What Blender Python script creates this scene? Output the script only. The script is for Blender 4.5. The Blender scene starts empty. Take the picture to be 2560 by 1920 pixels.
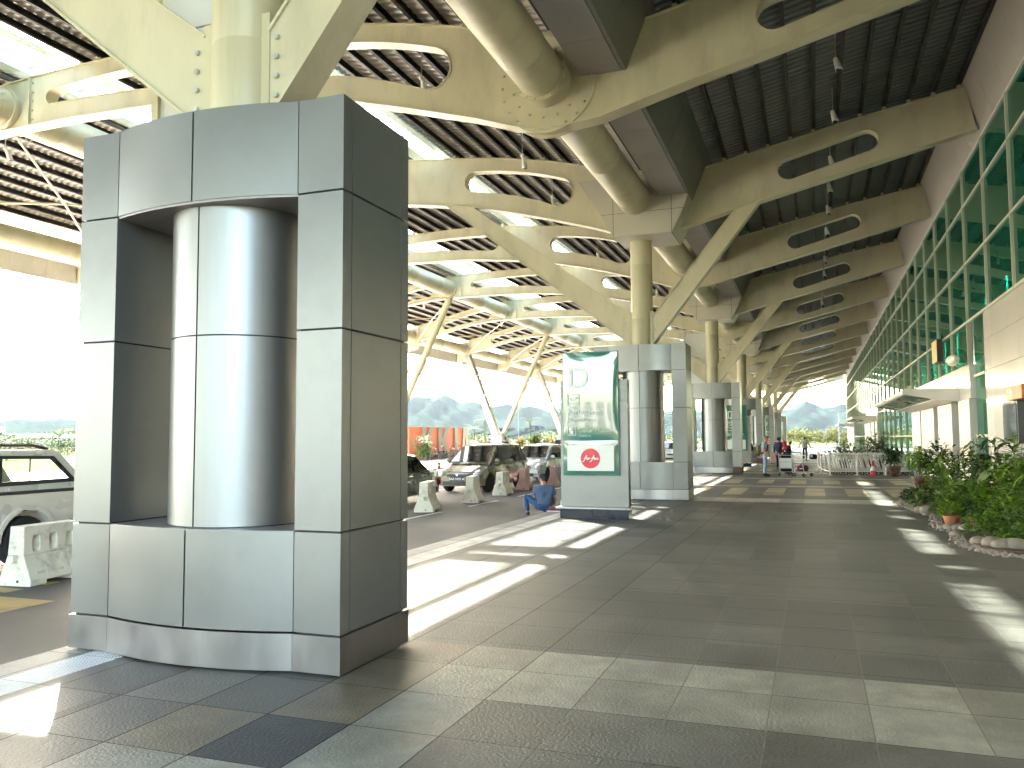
import bpy, bmesh, math, random
from mathutils import Vector, Matrix
from mathutils.geometry import tessellate_polygon
random.seed(7)
PI = math.pi
scene = bpy.context.scene
EXPO, HAZE = 4.3, 1.4e-5
COL = scene.collection
R = math.radians

# ------------------------------------------------------------------ materials
def nd(nt, t, **kw):
    n = nt.nodes.new(t)
    for k, v in kw.items():
        setattr(n, k, v)
    return n

def pm(name, col, rough=.5, metal=0., var=.12, scale=2., bump=0., bscale=60., spec=.5, coat=0., stretch=None,
       rvar=.1, dirt=None, dscale=1.2, damt=.5, trans=0., emit=None, estr=0., ior=None, sheen=0.):
    """principled paint with noise driven wear, dirt and grain, in object space"""
    m = bpy.data.materials.new(name); m.use_nodes = True
    nt = m.node_tree; b = nt.nodes['Principled BSDF']; L = nt.links.new
    tc = nd(nt, 'ShaderNodeTexCoord'); mp = nd(nt, 'ShaderNodeMapping')
    L(tc.outputs['Object'], mp.inputs['Vector'])
    if stretch: mp.inputs['Scale'].default_value = stretch
    oi = nd(nt, 'ShaderNodeObjectInfo'); ov = nd(nt, 'ShaderNodeVectorMath', operation='SCALE'); ov.inputs[0].default_value = (37, 53, 29); L(oi.outputs['Random'], ov.inputs['Scale']); L(ov.outputs[0], mp.inputs['Location'])
    n1 = nd(nt, 'ShaderNodeTexNoise'); n1.inputs['Scale'].default_value = scale; n1.inputs['Detail'].default_value = 5
    L(mp.outputs[0], n1.inputs['Vector'])
    r = nd(nt, 'ShaderNodeMapRange'); r.inputs[1].default_value = .25; r.inputs[2].default_value = .75
    r.inputs[3].default_value = 1 - var; r.inputs[4].default_value = 1 + var
    L(n1.outputs[0], r.inputs[0])
    mx = nd(nt, 'ShaderNodeMix', data_type='RGBA', blend_type='MULTIPLY'); mx.inputs[0].default_value = 1
    mx.inputs[6].default_value = (*col, 1); L(r.outputs[0], mx.inputs[7])
    out = mx.outputs[2]
    if dirt:
        n3 = nd(nt, 'ShaderNodeTexNoise'); n3.inputs['Scale'].default_value = dscale; n3.inputs['Detail'].default_value = 8
        n3.inputs['Roughness'].default_value = .65
        L(mp.outputs[0], n3.inputs['Vector'])
        rr = nd(nt, 'ShaderNodeMapRange'); rr.inputs[1].default_value = .5; rr.inputs[2].default_value = .8
        rr.inputs[3].default_value = 0; rr.inputs[4].default_value = damt
        L(n3.outputs[0], rr.inputs[0])
        m2 = nd(nt, 'ShaderNodeMix', data_type='RGBA'); L(rr.outputs[0], m2.inputs[0]); L(out, m2.inputs[6]); m2.inputs[7].default_value = (*dirt, 1)
        out = m2.outputs[2]
    L(out, b.inputs['Base Color'])
    rg = nd(nt, 'ShaderNodeMapRange'); rg.inputs[3].default_value = max(.02, rough - rvar); rg.inputs[4].default_value = min(1, rough + rvar)
    rg.inputs[1].default_value = .3; rg.inputs[2].default_value = .7
    L(n1.outputs[0], rg.inputs[0]); L(rg.outputs[0], b.inputs['Roughness'])
    b.inputs['Metallic'].default_value = metal
    b.inputs['Specular IOR Level'].default_value = spec
    b.inputs['Coat Weight'].default_value = coat
    b.inputs['Coat Roughness'].default_value = .04
    b.inputs['Transmission Weight'].default_value = trans
    if ior: b.inputs['IOR'].default_value = ior
    if emit:
        b.inputs['Emission Color'].default_value = (*emit, 1); b.inputs['Emission Strength'].default_value = estr
    if bump:
        n2 = nd(nt, 'ShaderNodeTexNoise'); n2.inputs['Scale'].default_value = bscale; n2.inputs['Detail'].default_value = 4
        L(mp.outputs[0], n2.inputs['Vector'])
        bp = nd(nt, 'ShaderNodeBump'); bp.inputs['Strength'].default_value = bump; bp.inputs['Distance'].default_value = .02
        L(n2.outputs[0], bp.inputs['Height']); L(bp.outputs[0], b.inputs['Normal'])
    return m

def glassmat(name, tint, trans=.5, rough=.0, fres=1.5, base=None):
    """pane: tinted see-through film under a fresnel mirror; lets sun and shadow rays through"""
    m = bpy.data.materials.new(name); m.use_nodes = True
    nt = m.node_tree; nt.nodes.clear(); L = nt.links.new
    o = nd(nt, 'ShaderNodeOutputMaterial'); t = nd(nt, 'ShaderNodeBsdfTransparent'); g = nd(nt, 'ShaderNodeBsdfGlossy')
    t.inputs[0].default_value = (*tint, 1); g.inputs['Roughness'].default_value = rough; g.inputs[0].default_value = (.82, 1, .92, 1)
    f = nd(nt, 'ShaderNodeFresnel'); ge = nd(nt, 'ShaderNodeNewGeometry'); im = nd(nt, 'ShaderNodeMapRange'); im.inputs[3].default_value = fres; im.inputs[4].default_value = 1 / fres
    L(ge.outputs['Backfacing'], im.inputs[0]); L(im.outputs[0], f.inputs[0])
    n = nd(nt, 'ShaderNodeTexNoise'); n.inputs['Scale'].default_value = .35
    tc = nd(nt, 'ShaderNodeTexCoord'); L(tc.outputs['Object'], n.inputs['Vector'])
    bp = nd(nt, 'ShaderNodeBump'); bp.inputs['Strength'].default_value = .06; bp.inputs['Distance'].default_value = .1
    L(n.outputs[0], bp.inputs['Height']); L(bp.outputs[0], g.inputs['Normal'])
    mx = nd(nt, 'ShaderNodeMixShader')
    if base:
        d = nd(nt, 'ShaderNodeBsdfDiffuse'); d.inputs[0].default_value = (*base, 1)
        m0 = nd(nt, 'ShaderNodeMixShader'); m0.inputs[0].default_value = trans
        L(d.outputs[0], m0.inputs[1]); L(t.outputs[0], m0.inputs[2]); L(m0.outputs[0], mx.inputs[1])
    else:
        L(t.outputs[0], mx.inputs[1])
    L(f.outputs[0], mx.inputs[0]); L(g.outputs[0], mx.inputs[2]); L(mx.outputs[0], o.inputs[0])
    return m

M = {}
M['cream'] = pm('cream_paint', (.58, .525, .36), .42, var=.09, scale=.9, stretch=(1.7, 1.7, .6), dirt=(.26, .23, .15), dscale=1.0, damt=.5, bump=.04, bscale=25)
M['cream_col'] = pm('cream_column_paint', (.55, .50, .33), .4, var=.09, scale=1.2, stretch=(3, 3, .3), dirt=(.25, .23, .17), dscale=1.5, damt=.5)
M['alu'] = pm('aluminium_panel', (.238, .243, .240), .36, metal=.7, var=.06, scale=.9, dirt=(.17, .17, .165), dscale=1.6, damt=.45, rvar=.06, bump=.015, bscale=4)
M['joint'] = pm('black_joint', (.012, .012, .018), .6)
M['steel'] = pm('brushed_steel', (.28, .285, .285), .43, metal=1, var=.05, scale=2.5, stretch=(10, 10, .3), rvar=.015)
M['plinth'] = pm('plinth_steel', (.36, .355, .36), .33, metal=1, var=.12, scale=2.5, stretch=(1.5, 1.5, .5), rvar=.05, dirt=(.2, .19, .18), dscale=3, damt=.2, bump=.05, bscale=5)
M['rustplinth'] = pm('brown_plinth', (.16, .07, .05), .6, var=.3)
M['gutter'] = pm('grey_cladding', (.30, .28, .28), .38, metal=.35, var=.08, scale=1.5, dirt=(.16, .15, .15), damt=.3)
M['hull'] = pm('capital_cladding', (.52, .48, .39), .38, metal=.15, var=.05, scale=1.)
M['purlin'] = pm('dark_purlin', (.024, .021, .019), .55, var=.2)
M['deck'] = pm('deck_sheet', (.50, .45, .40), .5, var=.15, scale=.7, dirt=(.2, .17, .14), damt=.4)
M['deck_shade'] = pm('shade_toned_deck_sheet', (.16, .17, .17), .5, var=.15, scale=.7)  # same deck sheet; the dimness over the walkway is put into its colour
M['curb'] = pm('skylight_curb', (.58, .66, .56), .45, var=.05)
M['white'] = pm('white_paint', (.74, .72, .68), .4, var=.04)
M['wallpanel'] = pm('glossy_wall_panel', (.70, .68, .645), .16, var=.03, scale=.5, rvar=.05, coat=.3)
M['soffit'] = pm('brown_soffit', (.41, .37, .31), .5, var=.1)
M['leg'] = pm('pale_leg_cladding', (.40, .37, .35), .45, var=.05)
M['lamp'] = pm('lamp_grey', (.10, .10, .11), .5)
M['louv'] = pm('louvre_paint', (.42, .40, .37), .45, var=.04)
M['mull'] = pm('mullion_paint', (.62, .61, .50), .38, var=.05)
M['glassg'] = glassmat('green_glass', (.10, .50, .34), .5, .0, 1.5, (.016, .17, .115))
M['glassc'] = glassmat('clear_glass', (.86, .93, .90), .9, .0, 1.55)
M['skyl'] = glassmat('skylight_glass', (.46, .50, .48), .9, .0, 1.25)
M['black'] = pm('black_rubber', (.015, .015, .016), .6, var=.2)
M['dark'] = pm('dark_trim', (.03, .03, .033), .35, var=.1)
M['chrome'] = pm('chrome', (.75, .75, .77), .1, metal=1, var=.02)
M['galv'] = pm('galvanised_tube', (.56, .56, .55), .35, metal=.8, var=.1)
M['navy'] = pm('navy_plinth', (.012, .018, .035), .2, var=.1, coat=.5)
M['signgreen'] = pm('sign_green', (.03, .17, .12), .045, var=.03, coat=1, rvar=.0, spec=.9)
M['signwhite'] = pm('sign_white', (.78, .79, .78), .2, var=.02)
M['lett'] = pm('sign_lettering', (.70, .78, .76), .3, var=.02)
M['red'] = pm('logo_red', (.70, .03, .06), .25, var=.03)
M['orange'] = pm('orange_paint', (.42, .085, .016), .5, var=.06)
M['barrier'] = pm('barrier_plastic', (.74, .71, .60), .5, var=.08, dirt=(.14, .12, .09), dscale=4.5, damt=.8, bump=.1, bscale=9)
M['barred'] = pm('faded_red_plastic', (.55, .32, .29), .55, var=.12, dirt=(.55, .5, .45), dscale=4, damt=.7)
M['leaf'] = None
M['terra'] = pm('terracotta', (.42, .15, .07), .7, var=.15)
M['glaze'] = pm('brown_glazed_pot', (.10, .05, .04), .3, var=.3, scale=5)
M['stone'] = pm('river_stone', (.22, .19, .15), .8, var=.25, scale=5, bump=.2, bscale=30)
M['pebble'] = pm('pebble', (.30, .25, .22), .75, var=.45, scale=9)
M['soil'] = pm('soil', (.05, .035, .025), .9, var=.3)
M['skin'] = pm('skin', (.42, .23, .15), .5, var=.06)
M['skinb'] = pm('fair_skin', (.55, .33, .24), .5, var=.06)
M['hair'] = pm('black_hair', (.02, .016, .014), .5)
M['hairg'] = pm('cropped_hair', (.18, .11, .08), .6)
M['tube'] = pm('fluorescent_tube', (.8, .95, 1), .5, emit=(.35, .85, 1.), estr=2.2)
def cloth(n, c, **k): M[n] = pm('cloth_' + n, c, .85, var=.14, scale=9, bump=.25, bscale=14, **k)
cloth('bluetee', (.075, .12, .22)); cloth('jeans', (.03, .085, .21)); cloth('navycap', (.008, .015, .05)); cloth('paleshirt', (.30, .40, .48))
cloth('palejeans', (.30, .42, .55)); cloth('blackcloth', (.014, .013, .017)); cloth('redscarf', (.55, .02, .03)); cloth('whitetee', (.66, .64, .58))
cloth('camo', (.13, .10, .04)); cloth('maroon', (.16, .03, .07)); cloth('pinkflower', (.60, .36, .33)); cloth('peach', (.60, .33, .20)); cloth('whiteplastic', (.60, .66, .74))

# ------------------------------------------------------------------ mesh builder
class MB:
    def __init__(s): s.v = []; s.f = []
    def add(s, vs, fs):
        o = len(s.v); s.v += [tuple(v) for v in vs]; s.f += [tuple(o + i for i in f) for f in fs]
    def box(s, c, d, rot=None):
        x, y, z = d[0] / 2, d[1] / 2, d[2] / 2
        vs = [Vector(p) for p in ((-x, -y, -z), (x, -y, -z), (x, y, -z), (-x, y, -z), (-x, -y, z), (x, -y, z), (x, y, z), (-x, y, z))]
        if rot: vs = [rot @ v for v in vs]
        s.add([v + Vector(c) for v in vs], ((0, 3, 2, 1), (4, 5, 6, 7), (0, 1, 5, 4), (1, 2, 6, 5), (2, 3, 7, 6), (3, 0, 4, 7)))
    def bx(s, x0, x1, y0, y1, z0, z1): s.box(((x0 + x1) / 2, (y0 + y1) / 2, (z0 + z1) / 2), (abs(x1 - x0), abs(y1 - y0), abs(z1 - z0)))
    def hexa(s, p): s.add(p, ((0, 3, 2, 1), (4, 5, 6, 7), (0, 1, 5, 4), (1, 2, 6, 5), (2, 3, 7, 6), (3, 0, 4, 7)))
    def prism(s, poly, a, b, fn, holes=()):
        """poly (2D loops, with holes) extruded from a to b; fn(u,v,w)->xyz"""
        loops = [list(poly)] + [list(h) for h in holes]
        pts = [p for l in loops for p in l]; n = len(pts)
        tris = tessellate_polygon([[Vector((p[0], p[1], 0)) for p in l] for l in loops])
        vs = [fn(p[0], p[1], a) for p in pts] + [fn(p[0], p[1], b) for p in pts]
        fs = [t for t in tris] + [(t[0] + n, t[2] + n, t[1] + n) for t in tris]
        i = 0
        for l in loops:
            for j in range(len(l)):
                k = i + j; q = i + (j + 1) % len(l); fs.append((k, q, q + n, k + n))
            i += len(l)
        s.add(vs, fs)
    def ribbon(s, line, y0, y1, t):
        """XZ polyline plate of thickness t between y0 and y1"""
        n = len(line); vs = []
        for i, (x, z) in enumerate(line):
            a = Vector(line[max(0, i - 1)]); b = Vector(line[min(n - 1, i + 1)]); d = (b - a).normalized(); nx, nz = -d.y * t / 2, d.x * t / 2
            vs += [(x + nx, y0, z + nz), (x + nx, y1, z + nz), (x - nx, y1, z - nz), (x - nx, y0, z - nz)]
        fs = [(0, 1, 2, 3), (4 * n - 1, 4 * n - 2, 4 * n - 3, 4 * n - 4)]
        for i in range(n - 1):
            o = 4 * i
            for a in range(4): b = (a + 1) % 4; fs.append((o + a, o + a + 4, o + b + 4, o + b))
        s.add(vs, fs)
    def ring(s, loop, y0, y1, t):
        """closed XZ loop rim: plate of thickness t inward"""
        n = len(loop); vs = []
        cx = sum(p[0] for p in loop) / n; cz = sum(p[1] for p in loop) / n
        for i, (x, z) in enumerate(loop):
            a = Vector(loop[i - 1]); b = Vector(loop[(i + 1) % n]); d = (b - a).normalized(); nx, nz = -d.y, d.x
            if nx * (cx - x) + nz * (cz - z) < 0: nx, nz = -nx, -nz
            vs += [(x, y0, z), (x, y1, z), (x + nx * t, y1, z + nz * t), (x + nx * t, y0, z + nz * t)]
        fs = []
        for i in range(n):
            o = 4 * i; q = 4 * ((i + 1) % n)
            for a in range(4): b = (a + 1) % 4; fs.append((o + a, q + a, q + b, o + b))
        s.add(vs, fs)
    def tube(s, p0, p1, r0, r1=None, n=12, caps=True):
        r1 = r0 if r1 is None else r1
        p0, p1 = Vector(p0), Vector(p1); d = (p1 - p0).normalized()
        u = d.orthogonal().normalized(); w = d.cross(u); vs = []
        for p, r in ((p0, r0), (p1, r1)):
            vs += [p + (u * math.cos(2 * PI * i / n) + w * math.sin(2 * PI * i / n)) * r for i in range(n)]
        fs = [(i, (i + 1) % n, n + (i + 1) % n, n + i) for i in range(n)]
        if caps: fs += [tuple(range(n - 1, -1, -1)), tuple(range(n, 2 * n))]
        s.add(vs, fs)
    def path(s, pts, r, n=8):
        pts = [Vector(p) for p in pts]; rs = r if isinstance(r, (list, tuple)) else [r] * len(pts); vs = []
        u = None
        for i, p in enumerate(pts):
            d = (pts[min(i + 1, len(pts) - 1)] - pts[max(i - 1, 0)]).normalized()
            if u is None: u = d.orthogonal().normalized()
            u = (u - d * u.dot(d)).normalized(); w = d.cross(u)
            vs += [p + (u * math.cos(2 * PI * k / n) + w * math.sin(2 * PI * k / n)) * rs[i] for k in range(n)]
        fs = [tuple(range(n - 1, -1, -1)), tuple(range(len(vs) - n, len(vs)))]
        for i in range(len(pts) - 1):
            o = i * n; fs += [(o + k, o + (k + 1) % n, o + n + (k + 1) % n, o + n + k) for k in range(n)]
        s.add(vs, fs)
    def lathe(s, prof, c, n=24, a0=0., a1=2 * PI):
        c = Vector(c); full = abs(a1 - a0 - 2 * PI) < 1e-6; m = n if full else n + 1; vs = []
        for r, z in prof: vs += [c + Vector((r * math.cos(a0 + (a1 - a0) * i / n), r * math.sin(a0 + (a1 - a0) * i / n), z)) for i in range(m)]
        fs = []
        for j in range(len(prof) - 1):
            for i in range(n): k = (i + 1) % m; fs.append((j * m + i, j * m + k, (j + 1) * m + k, (j + 1) * m + i))
        if full:
            if prof[0][0] > 1e-6: fs.append(tuple(range(m - 1, -1, -1)))
            if prof[-1][0] > 1e-6: fs.append(tuple(range((len(prof) - 1) * m, len(prof) * m)))
        s.add(vs, fs)
    def ball(s, c, r, n=12, m=8, jit=0., rot=None):
        r = (r, r, r) if not isinstance(r, (tuple, list)) else r; c = Vector(c); vs = []
        for j in range(m + 1):
            t = PI * j / m
            for i in range(n):
                a = 2 * PI * i / n; k = 1 + random.uniform(-jit, jit)
                p = Vector((r[0] * math.sin(t) * math.cos(a) * k, r[1] * math.sin(t) * math.sin(a) * k, r[2] * math.cos(t) * k))
                if j in (0, m): p = Vector((0, 0, r[2] * math.cos(t)))
                vs.append(c + (rot @ p if rot else p))
        fs = []
        for j in range(m):
            for i in range(n):
                k = (i + 1) % n; q = (j * n + i, (j + 1) * n + i, (j + 1) * n + k, j * n + k)
                if j == 0: q = q[:3]
                elif j == m - 1: q = (q[0], q[1], q[3])
                fs.append(q)
        s.add(vs, fs)
    def quad(s, a, b, c, d): s.add((a, b, c, d), ((0, 1, 2, 3),))
    def build(s, name, m, parent=None, smooth=None, loc=None, label=None, stuff=False):
        off = Vector((0, 0, 0)); o = parent
        while o is not None: off += o.location; o = o.parent
        if loc: off = off + Vector(loc)
        me = bpy.data.meshes.new(name)
        me.from_pydata([(x - off.x, y - off.y, z - off.z) for x, y, z in s.v], [], s.f)
        me.update()
        bm = bmesh.new(); bm.from_mesh(me); bmesh.ops.recalc_face_normals(bm, faces=bm.faces); bm.to_mesh(me); bm.free()
        if smooth:
            me.polygons.foreach_set('use_smooth', [True] * len(me.polygons)); me.set_sharp_from_angle(angle=R(smooth))
        ob = bpy.data.objects.new(name, me); COL.objects.link(ob)
        if m: me.materials.append(M[m] if isinstance(m, str) else m)
        if parent: ob.parent = parent
        if loc: ob.location = loc
        if label: ob['label'] = label
        if stuff: ob['kind'] = 'stuff'
        return ob

def tag(o, label=None, cat=None, group=None, kind=None):
    if label: o['label'] = label
    if cat: o['category'] = cat
    if group: o['group'] = group
    if kind: o['kind'] = kind
    return o
def thing(name, label, cat, loc=(0, 0, 0), group=None, rz=0):
    e = bpy.data.objects.new(name, None); COL.objects.link(e); e.location = loc; e.rotation_euler = (0, 0, rz); e.empty_display_size = .2
    return tag(e, label, cat, group)
def copy_tree(o, parent=None, loc=None, rz=None, label=None, group=None):
    c = o.copy(); COL.objects.link(c)
    if parent is not None: c.parent = parent
    if loc is not None: c.location = loc
    if rz is not None: c.rotation_euler = (0, 0, rz)
    if label: c['label'] = label
    if group: c['group'] = group
    for ch in list(o.children): copy_tree(ch, c)
    return c
def place(o, loc, rz=0.): o.location = loc; o.rotation_euler = (0, 0, rz); return o
def bevel(o, w, n=2, ang=35):
    b = o.modifiers.new('bevel', 'BEVEL'); b.width = w; b.segments = n; b.limit_method = 'ANGLE'; b.angle_limit = R(ang); b.harden_normals = False
    return o
def text(name, s, size, m, parent, loc, rot, ext=.004, shear=0., spacing=1., align='LEFT', bold=0.):
    cu = bpy.data.curves.new(name, 'FONT'); cu.body = s; cu.size = size; cu.extrude = ext; cu.shear = shear; cu.align_x = align; cu.space_character = spacing; cu.offset = bold
    t = bpy.data.objects.new(name, cu); COL.objects.link(t)
    dg = bpy.context.evaluated_depsgraph_get(); dg.update()
    me = bpy.data.meshes.new_from_object(t.evaluated_get(dg))
    bpy.data.objects.remove(t); me.name = name; me.materials.clear(); me.materials.append(M[m])
    o = bpy.data.objects.new(name, me); COL.objects.link(o)
    if parent: o.parent = parent
    o.location = loc; o.rotation_euler = rot
    return o
ORD = ['first', 'second', 'third', 'fourth', 'fifth', 'sixth', 'seventh', 'eighth', 'ninth', 'tenth', 'eleventh', 'twelfth', 'thirteenth', 'fourteenth', 'fifteenth', 'sixteenth', 'seventeenth', 'eighteenth', 'nineteenth', 'twentieth']
# ------------------------------------------------------------------ camera, light, sky
CAMH = 1.7423
cam = bpy.data.cameras.new('camera'); co = bpy.data.objects.new('camera', cam); COL.objects.link(co)
cam.sensor_width = 36; cam.sensor_fit = 'HORIZONTAL'; cam.lens = 2056.3 / 2560 * 36; cam.clip_end = 20000; cam.clip_start = .05
yaw, pit, rol = R(20.096), R(3.78), R(-.337)
f_ = Vector((-math.sin(yaw) * math.cos(pit), math.cos(yaw) * math.cos(pit), math.sin(pit)))
r0 = Vector((math.cos(yaw), math.sin(yaw), 0)); u0 = r0.cross(f_)
rr = r0 * math.cos(rol) + u0 * math.sin(rol); uu = -r0 * math.sin(rol) + u0 * math.cos(rol)
co.matrix_world = Matrix(((rr.x, uu.x, -f_.x, 0), (rr.y, uu.y, -f_.y, 0), (rr.z, uu.z, -f_.z, CAMH), (0, 0, 0, 1)))
scene.camera = co
EL, AZ = R(30.93), math.atan2(-.713, .701)
w = bpy.data.worlds.new('World'); scene.world = w; w.use_nodes = True
bg = w.node_tree.nodes['Background']; sk = w.node_tree.nodes.new('ShaderNodeTexSky'); sk.sky_type = 'NISHITA'
sk.sun_disc = False; sk.sun_elevation = EL; sk.sun_rotation = AZ; sk.air_density = 1.2; sk.dust_density = 2.2; sk.ozone_density = 1.
w.node_tree.links.new(sk.outputs[0], bg.inputs[0]); bg.inputs[1].default_value = .15
sl = bpy.data.lights.new('sun', 'SUN'); sl.energy = 4.2; sl.angle = R(.53); sl.color = (1, .94, .82)
so = bpy.data.objects.new('sun', sl); COL.objects.link(so); so.location = (-60, 60, 60)
trav = Vector((.713 * math.cos(EL), -.701 * math.cos(EL), -math.sin(EL)))
so.rotation_euler = trav.to_track_quat('-Z', 'Y').to_euler()
vs = scene.view_settings; scene.display_settings.display_device = 'sRGB'
vs.view_transform = 'Standard'; vs.look = 'None'; vs.exposure = EXPO; vs.gamma = 1
cy = scene.cycles; cy.use_denoising = True; cy.max_bounces = 10; cy.diffuse_bounces = 5; cy.glossy_bounces = 4; cy.transparent_max_bounces = 16
cy.sample_clamp_indirect = 8; cy.caustics_reflective = False; cy.caustics_refractive = False; cy.volume_bounces = 0

# ------------------------------------------------------------------ floor
def floor_mat():
    m = bpy.data.materials.new('stone_tiles'); m.use_nodes = True; nt = m.node_tree; b = nt.nodes['Principled BSDF']; L = nt.links.new
    at = nd(nt, 'ShaderNodeAttribute', attribute_name='tile_tone'); tc = nd(nt, 'ShaderNodeTexCoord')
    n1 = nd(nt, 'ShaderNodeTexNoise'); n1.inputs['Scale'].default_value = 1.7; n1.inputs['Detail'].default_value = 9; n1.inputs['Roughness'].default_value = .7
    L(tc.outputs['Object'], n1.inputs['Vector'])
    r1 = nd(nt, 'ShaderNodeMapRange'); r1.inputs[1].default_value = .3; r1.inputs[2].default_value = .7; r1.inputs[3].default_value = .5; r1.inputs[4].default_value = 1.5
    L(n1.outputs[0], r1.inputs[0])
    mx = nd(nt, 'ShaderNodeMix', data_type='RGBA', blend_type='MULTIPLY'); mx.inputs[0].default_value = 1
    L(at.outputs['Color'], mx.inputs[6]); L(r1.outputs[0], mx.inputs[7])
    sp = nd(nt, 'ShaderNodeSeparateXYZ'); L(tc.outputs['Object'], sp.inputs[0])
    def line(out, off, half, wd):
        a = nd(nt, 'ShaderNodeMath', operation='SUBTRACT'); L(out, a.inputs[0]); a.inputs[1].default_value = off
        p = nd(nt, 'ShaderNodeMath', operation='PINGPONG'); L(a.outputs[0], p.inputs[0]); p.inputs[1].default_value = half
        c = nd(nt, 'ShaderNodeMath', operation='LESS_THAN'); L(p.outputs[0], c.inputs[0]); c.inputs[1].default_value = wd; return c.outputs[0]
    lx = line(sp.outputs['X'], -2.716, .3, .0045); ly = line(sp.outputs['Y'], 5.219, .36, .0035)
    mm = nd(nt, 'ShaderNodeMath', operation='MAXIMUM'); L(lx, mm.inputs[0]); L(ly, mm.inputs[1])
    # grout is pale in the trodden middle of the walkway, black at the kerb side
    gx = nd(nt, 'ShaderNodeMapRange'); gx.inputs[1].default_value = -2.3; gx.inputs[2].default_value = -1.2; L(sp.outputs['X'], gx.inputs[0])
    g2 = nd(nt, 'ShaderNodeMath', operation='MULTIPLY'); L(gx.outputs[0], g2.inputs[0]); L(lx, g2.inputs[1])
    gc = nd(nt, 'ShaderNodeMix', data_type='RGBA'); gc.inputs[6].default_value = (.012, .012, .012, 1); gc.inputs[7].default_value = (.19, .19, .17, 1); L(g2.outputs[0], gc.inputs[0])
    m2 = nd(nt, 'ShaderNodeMix', data_type='RGBA'); L(mm.outputs[0], m2.inputs[0]); L(mx.outputs[2], m2.inputs[6]); L(gc.outputs[2], m2.inputs[7])
    L(m2.outputs[2], b.inputs['Base Color'])
    rr_ = nd(nt, 'ShaderNodeMapRange'); rr_.inputs[1].default_value = .3; rr_.inputs[2].default_value = .7; rr_.inputs[3].default_value = .42; rr_.inputs[4].default_value = .64
    L(n1.outputs[0], rr_.inputs[0]); L(rr_.outputs[0], b.inputs['Roughness'])
    si = nd(nt, 'ShaderNodeMapRange'); si.inputs[3].default_value = .5; si.inputs[4].default_value = .03; L(mm.outputs[0], si.inputs[0]); L(si.outputs[0], b.inputs['Specular IOR Level'])
    n2 = nd(nt, 'ShaderNodeTexNoise'); n2.inputs['Scale'].default_value = 48; n2.inputs['Detail'].default_value = 3; L(tc.outputs['Object'], n2.inputs['Vector'])
    sb = nd(nt, 'ShaderNodeMath', operation='SUBTRACT'); L(n2.outputs[0], sb.inputs[0]); L(mm.outputs[0], sb.inputs[1])
    bp = nd(nt, 'ShaderNodeBump'); bp.inputs['Strength'].default_value = .7; bp.inputs['Distance'].default_value = .011; L(sb.outputs[0], bp.inputs['Height']); L(bp.outputs[0], b.inputs['Normal'])
    return m
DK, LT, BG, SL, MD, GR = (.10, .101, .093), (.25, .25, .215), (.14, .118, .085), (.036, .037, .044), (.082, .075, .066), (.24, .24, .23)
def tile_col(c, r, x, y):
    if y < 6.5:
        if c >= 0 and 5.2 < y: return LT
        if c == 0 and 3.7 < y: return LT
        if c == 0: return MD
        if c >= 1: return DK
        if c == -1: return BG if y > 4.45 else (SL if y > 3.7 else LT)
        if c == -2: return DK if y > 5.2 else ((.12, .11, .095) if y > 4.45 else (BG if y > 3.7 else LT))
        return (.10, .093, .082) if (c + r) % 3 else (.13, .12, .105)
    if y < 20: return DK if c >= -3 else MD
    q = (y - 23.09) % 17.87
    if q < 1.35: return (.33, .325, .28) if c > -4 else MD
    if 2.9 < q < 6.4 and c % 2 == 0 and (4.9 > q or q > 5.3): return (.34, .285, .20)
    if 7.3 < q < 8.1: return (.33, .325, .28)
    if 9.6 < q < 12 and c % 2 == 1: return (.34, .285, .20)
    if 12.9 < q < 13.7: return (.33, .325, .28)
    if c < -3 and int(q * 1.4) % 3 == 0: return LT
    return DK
rows = [-7.0]
yy = 5.219
ys = sorted([5.219 - .72 * i for i in range(1, 17)] + [5.219, 5.936, 6.528] + [6.528 + .72 * i for i in range(1, 168)])
xs = [-6.02, -5.66, -5.475, -5.29, -4.62, -4.516] + [-2.716 + .6 * c for c in range(-2, 13)]
fv, ff, fc = [], [], []
for j in range(len(ys)): fv += [(x, ys[j], 0) for x in xs]
nx = len(xs)
for j in range(len(ys) - 1):
    for i in range(nx - 1):
        x, y = (xs[i] + xs[i + 1]) / 2, (ys[j] + ys[j + 1]) / 2; c = math.floor((x + 2.716) / .6)
        k = random.uniform(.78, 1.18)
        col = GR if i == 0 else ((.50, .50, .50) if i in (1, 2) else ((.07, .055, .045) if i == 4 else tile_col(c, j, x, y)))
        ff.append((j * nx + i, j * nx + i + 1, (j + 1) * nx + i + 1, (j + 1) * nx + i)); fc.append(tuple(v * k for v in col) + (1,))
# kerb face towards the road
b0 = len(fv); fv += [(-6.02, ys[0], -.13), (-6.02, ys[-1], -.13)]; ff.append((0, b0, b0 + 1, (len(ys) - 1) * nx)); fc.append((.25, .25, .24, 1))
me = bpy.data.meshes.new('walkway_floor'); me.from_pydata(fv, [], ff); me.update()
a = me.color_attributes.new('tile_tone', 'FLOAT_COLOR', 'CORNER'); li = 0
for p, c in zip(me.polygons, fc):
    for _ in p.loop_indices: a.data[li].color = c; li += 1
me.materials.append(floor_mat()); fo = bpy.data.objects.new('walkway_floor', me); COL.objects.link(fo); tag(fo, kind='structure')
# tactile studs on the pale kerb strip
s = MB()
for j in range(60):
    for i in range(12): s.tube((-5.64 + .03 * i, 3.0 + .04 * j, 0), (-5.64 + .03 * i, 3.0 + .04 * j, .005), .011, .008, 6)
tag(s.build('tactile_paving', pm('tactile_stud', (.55, .55, .55), .35)), kind='structure')

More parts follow.
